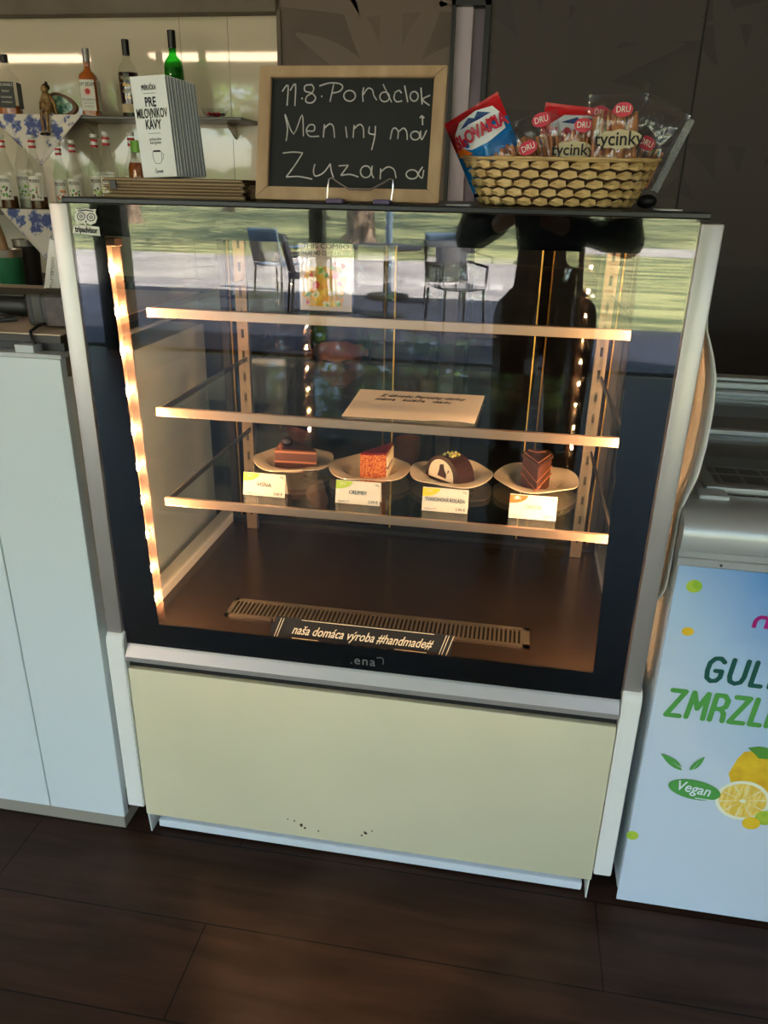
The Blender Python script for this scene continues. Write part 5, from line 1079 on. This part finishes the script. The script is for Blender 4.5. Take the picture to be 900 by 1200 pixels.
def tree_mesh(name, sd, hgt, rad, trunk_r, m):
    rr = random.Random(sd); b = B()
    t = thing(name, '', 'tree', (0,0,0)); b.tube([(0,0,0),(.05,0,.25),(.02,.03,1.5),(.2,-.05,3.2),(.1,0,hgt*.7)], [trunk_r*1.35,trunk_r,trunk_r*.88,trunk_r*.75,trunk_r*.35], 14); 
    for k in range(6): a = k*1.05; b.tube([(.15,0,hgt*.33+k*.25),(math.cos(a)*rad*.4,math.sin(a)*rad*.4,hgt*.5+k*.3),(math.cos(a)*rad*.8,math.sin(a)*rad*.8,hgt*.62+k*.3)], [trunk_r*.4,trunk_r*.25,.04], 8)
    b.build('trunk', 'bark', t, smooth=True)
    b = B(); cl = [(rr.uniform(-1,1), rr.uniform(-1,1), rr.uniform(-.7,1)) for _ in range(60)]; cl = [c for c in cl if c[0]**2+c[1]**2+c[2]**2 < 1.25]
    for c in cl:
        C_ = Vector((c[0]*rad, c[1]*rad, hgt*.70+c[2]*hgt*.30))
        for k in range(26):
            p = C_+Vector((rr.gauss(0,.6), rr.gauss(0,.6), rr.gauss(0,.45))); u = Vector((rr.gauss(0,1), rr.gauss(0,1), rr.gauss(0,.6))).normalized(); v = u.cross(Vector((rr.gauss(0,1), rr.gauss(0,1), rr.gauss(0,1)))).normalized(); s = rr.uniform(.14,.30)
            b.bm.faces.new([b.bm.verts.new(p+u*s*1.3), b.bm.verts.new(p+v*s*.5), b.bm.verts.new(p-u*s*1.3), b.bm.verts.new(p-v*s*.5)])
    b.build('foliage', m, t); return t
ta = tree_mesh('park_tree', 1, 9, 4.6, .40, 'foliage'); ta.location = (-3.72,-20.9,-.05); ta['label'] = 'park tree with thick pale trunk, mirrored at the top middle of the glass'; ta['group'] = 'park trees'
tb = tree_mesh('park_tree', 2, 8, 4.2, .26, 'foliage_dark'); tb.location = (7.5,-27,-.05); tb['label'] = 'dark park tree standing across the path'; tb['group'] = 'park trees'
for i, (x, y, s, rz, src) in enumerate(((-14,-28,1,1,ta),(15,-36,1.15,2,tb),(-9,-38,1,3,tb),(-24,-34,1.1,5,ta),(-16,-44,1.2,.5,tb),(-30,-48,1.2,2.5,tb),(11,-48,1.2,1.5,ta),(-5,-54,1.3,2.2,ta),(24,-52,1.2,.3,tb),(-40,-40,1.1,1.9,ta),(12.5,-15,.7,3.3,tb),(1.4,-30,1.45,2.1,ta),(2.4,-42,1.6,.8,ta),(.9,-19.5,.75,.9,tb))):  # the last few are hidden trees, added to throw shade on the lawn
    d = dup(src, (x,y,-.05), 'park tree on the lawn beyond the terrace, unseen behind the viewer', rot=(0,0,rz), group='park trees'); d.scale = (s,s,s)
b = B()
for k in range(60): b.ball((-55+k*1.9, -66+R.uniform(-2,2), 1.0), R.uniform(1.6,2.6), 2, jit=.5)
o = b.build('hedge', 'foliage_dark'); tag(o, 'dark hedge closing the park behind the trees', 'hedge', kind='stuff')
# folded parasol, chairs and table of the terrace
t = thing('folded_parasol', 'blue grey parasol pole with folded canopy on the terrace', 'parasol', (-.97,-9.2,-.02))
b = B(); b.cyl((-.97,-9.2,0), (-.97,-9.2,2.7), .045); b.build('pole', 'pole_blue', t); B().lathe([(.28,0),(.28,.05),(.08,.08)], (-.97,-9.2,-.02), 24).build('base', 'mullion', t)
b = B(); b.lathe([(.10,1.75),(.14,1.9),(.09,2.6),(.03,2.72)], (-.97,-9.2,0), 16); b.build('canopy', 'chair_dark', t, smooth=True)
def chair(label, loc, rz, mt_):
    t = thing('terrace_chair', label, 'chair', loc, 'terrace chairs', rot=(0,0,rz))
    b = B(); b.grid(lambda u, v: ((u-.5)*.46, (v-.5)*.44, .45-.02*math.sin(PI*u)), 8, 8); s = b.build('seat', mt_, t, smooth=True, local=True); m = s.modifiers.new('thickness','SOLIDIFY'); m.thickness = .02
    b = B(); b.grid(lambda u, v: ((u-.5)*.46, .22+.10*v-.05*math.sin(PI*u), .46+.40*v), 8, 8); s = b.build('backrest', mt_, t, smooth=True, local=True); m = s.modifiers.new('thickness','SOLIDIFY'); m.thickness = .02
    for x in (-.21,.21):
        for y in (-.2,.2): b = B(); b.tube([(x,y,.44),(x*1.08,y*1.15,0)], .013, 8); b.build('leg', 'mullion', t, local=True)
        b = B(); b.tube([(x*1.1,-.2,.44),(x*1.15,-.2,.64),(x*1.15,.22,.66)], .014, 8); b.build('armrest', mt_, t, smooth=True, local=True)
chair('dark terrace chair close to the open facade, mirrored at the middle of the glass', (.1,-6.9,-.02), 2.6, 'chair_dark')
chair('dark terrace chair left of the terrace table', (-1.55,-7.4,-.02), 1.2, 'chair_dark')
chair('blue terrace chair beyond the terrace table', (-2.3,-8.7,-.02), .4, 'chair_blue')
chair('blue terrace chair beside the folded parasol', (-.2,-8.9,-.02), 0, 'chair_blue')
t = thing('terrace_table', 'round dark terrace table among the chairs', 'table', (-.75,-7.7,-.02))
b = B(); b.lathe([(.38,.72),(.40,.73),(.40,.75),(.38,.76)], (-.75,-7.7,-.02), 32); b.build('tabletop', 'chair_dark', t, smooth=True); B().cyl((-.75,-7.7,0), (-.75,-7.7,.72), .03).build('pedestal', 'mullion', t); B().lathe([(.24,0),(.24,.02),(.05,.05)], (-.75,-7.7,-.02), 24).build('foot', 'mullion', t)
SKY, SUN, EXPO = .58, 17, 1.9
# ================================================================== light
w = bpy.data.worlds.new('sky'); scene.world = w; w.use_nodes = True; nt = w.node_tree
sky = nt.nodes.new('ShaderNodeTexSky'); sky.sky_type = 'NISHITA'; sky.sun_disc = False; sky.sun_elevation = math.radians(48); sky.sun_rotation = math.radians(80); sky.air_density = 1.0; sky.dust_density = 1.5
nt.links.new(sky.outputs[0], nt.nodes['Background'].inputs[0]); nt.nodes['Background'].inputs[1].default_value = SKY
sd = bpy.data.lights.new('sun', 'SUN'); sd.energy = SUN; sd.angle = .01; sd.color = (1,.95,.86); so = bpy.data.objects.new('sun', sd); COL.objects.link(so)
so.rotation_euler = Vector((-1.0,-.28,-1.05)).to_track_quat('-Z','Y').to_euler()
v = scene.view_settings; v.view_transform = 'Standard'; v.look = 'None'; v.gamma = 1; v.use_curve_mapping = False; v.exposure = EXPO
scene.cycles.max_bounces = 10; scene.cycles.transparent_max_bounces = 32; scene.cycles.diffuse_bounces = 4; scene.cycles.glossy_bounces = 5; scene.cycles.transmission_bounces = 8
scene.cycles.sample_clamp_indirect = 8; scene.cycles.caustics_reflective = False; scene.cycles.caustics_refractive = False
scene.cycles.use_denoising = True
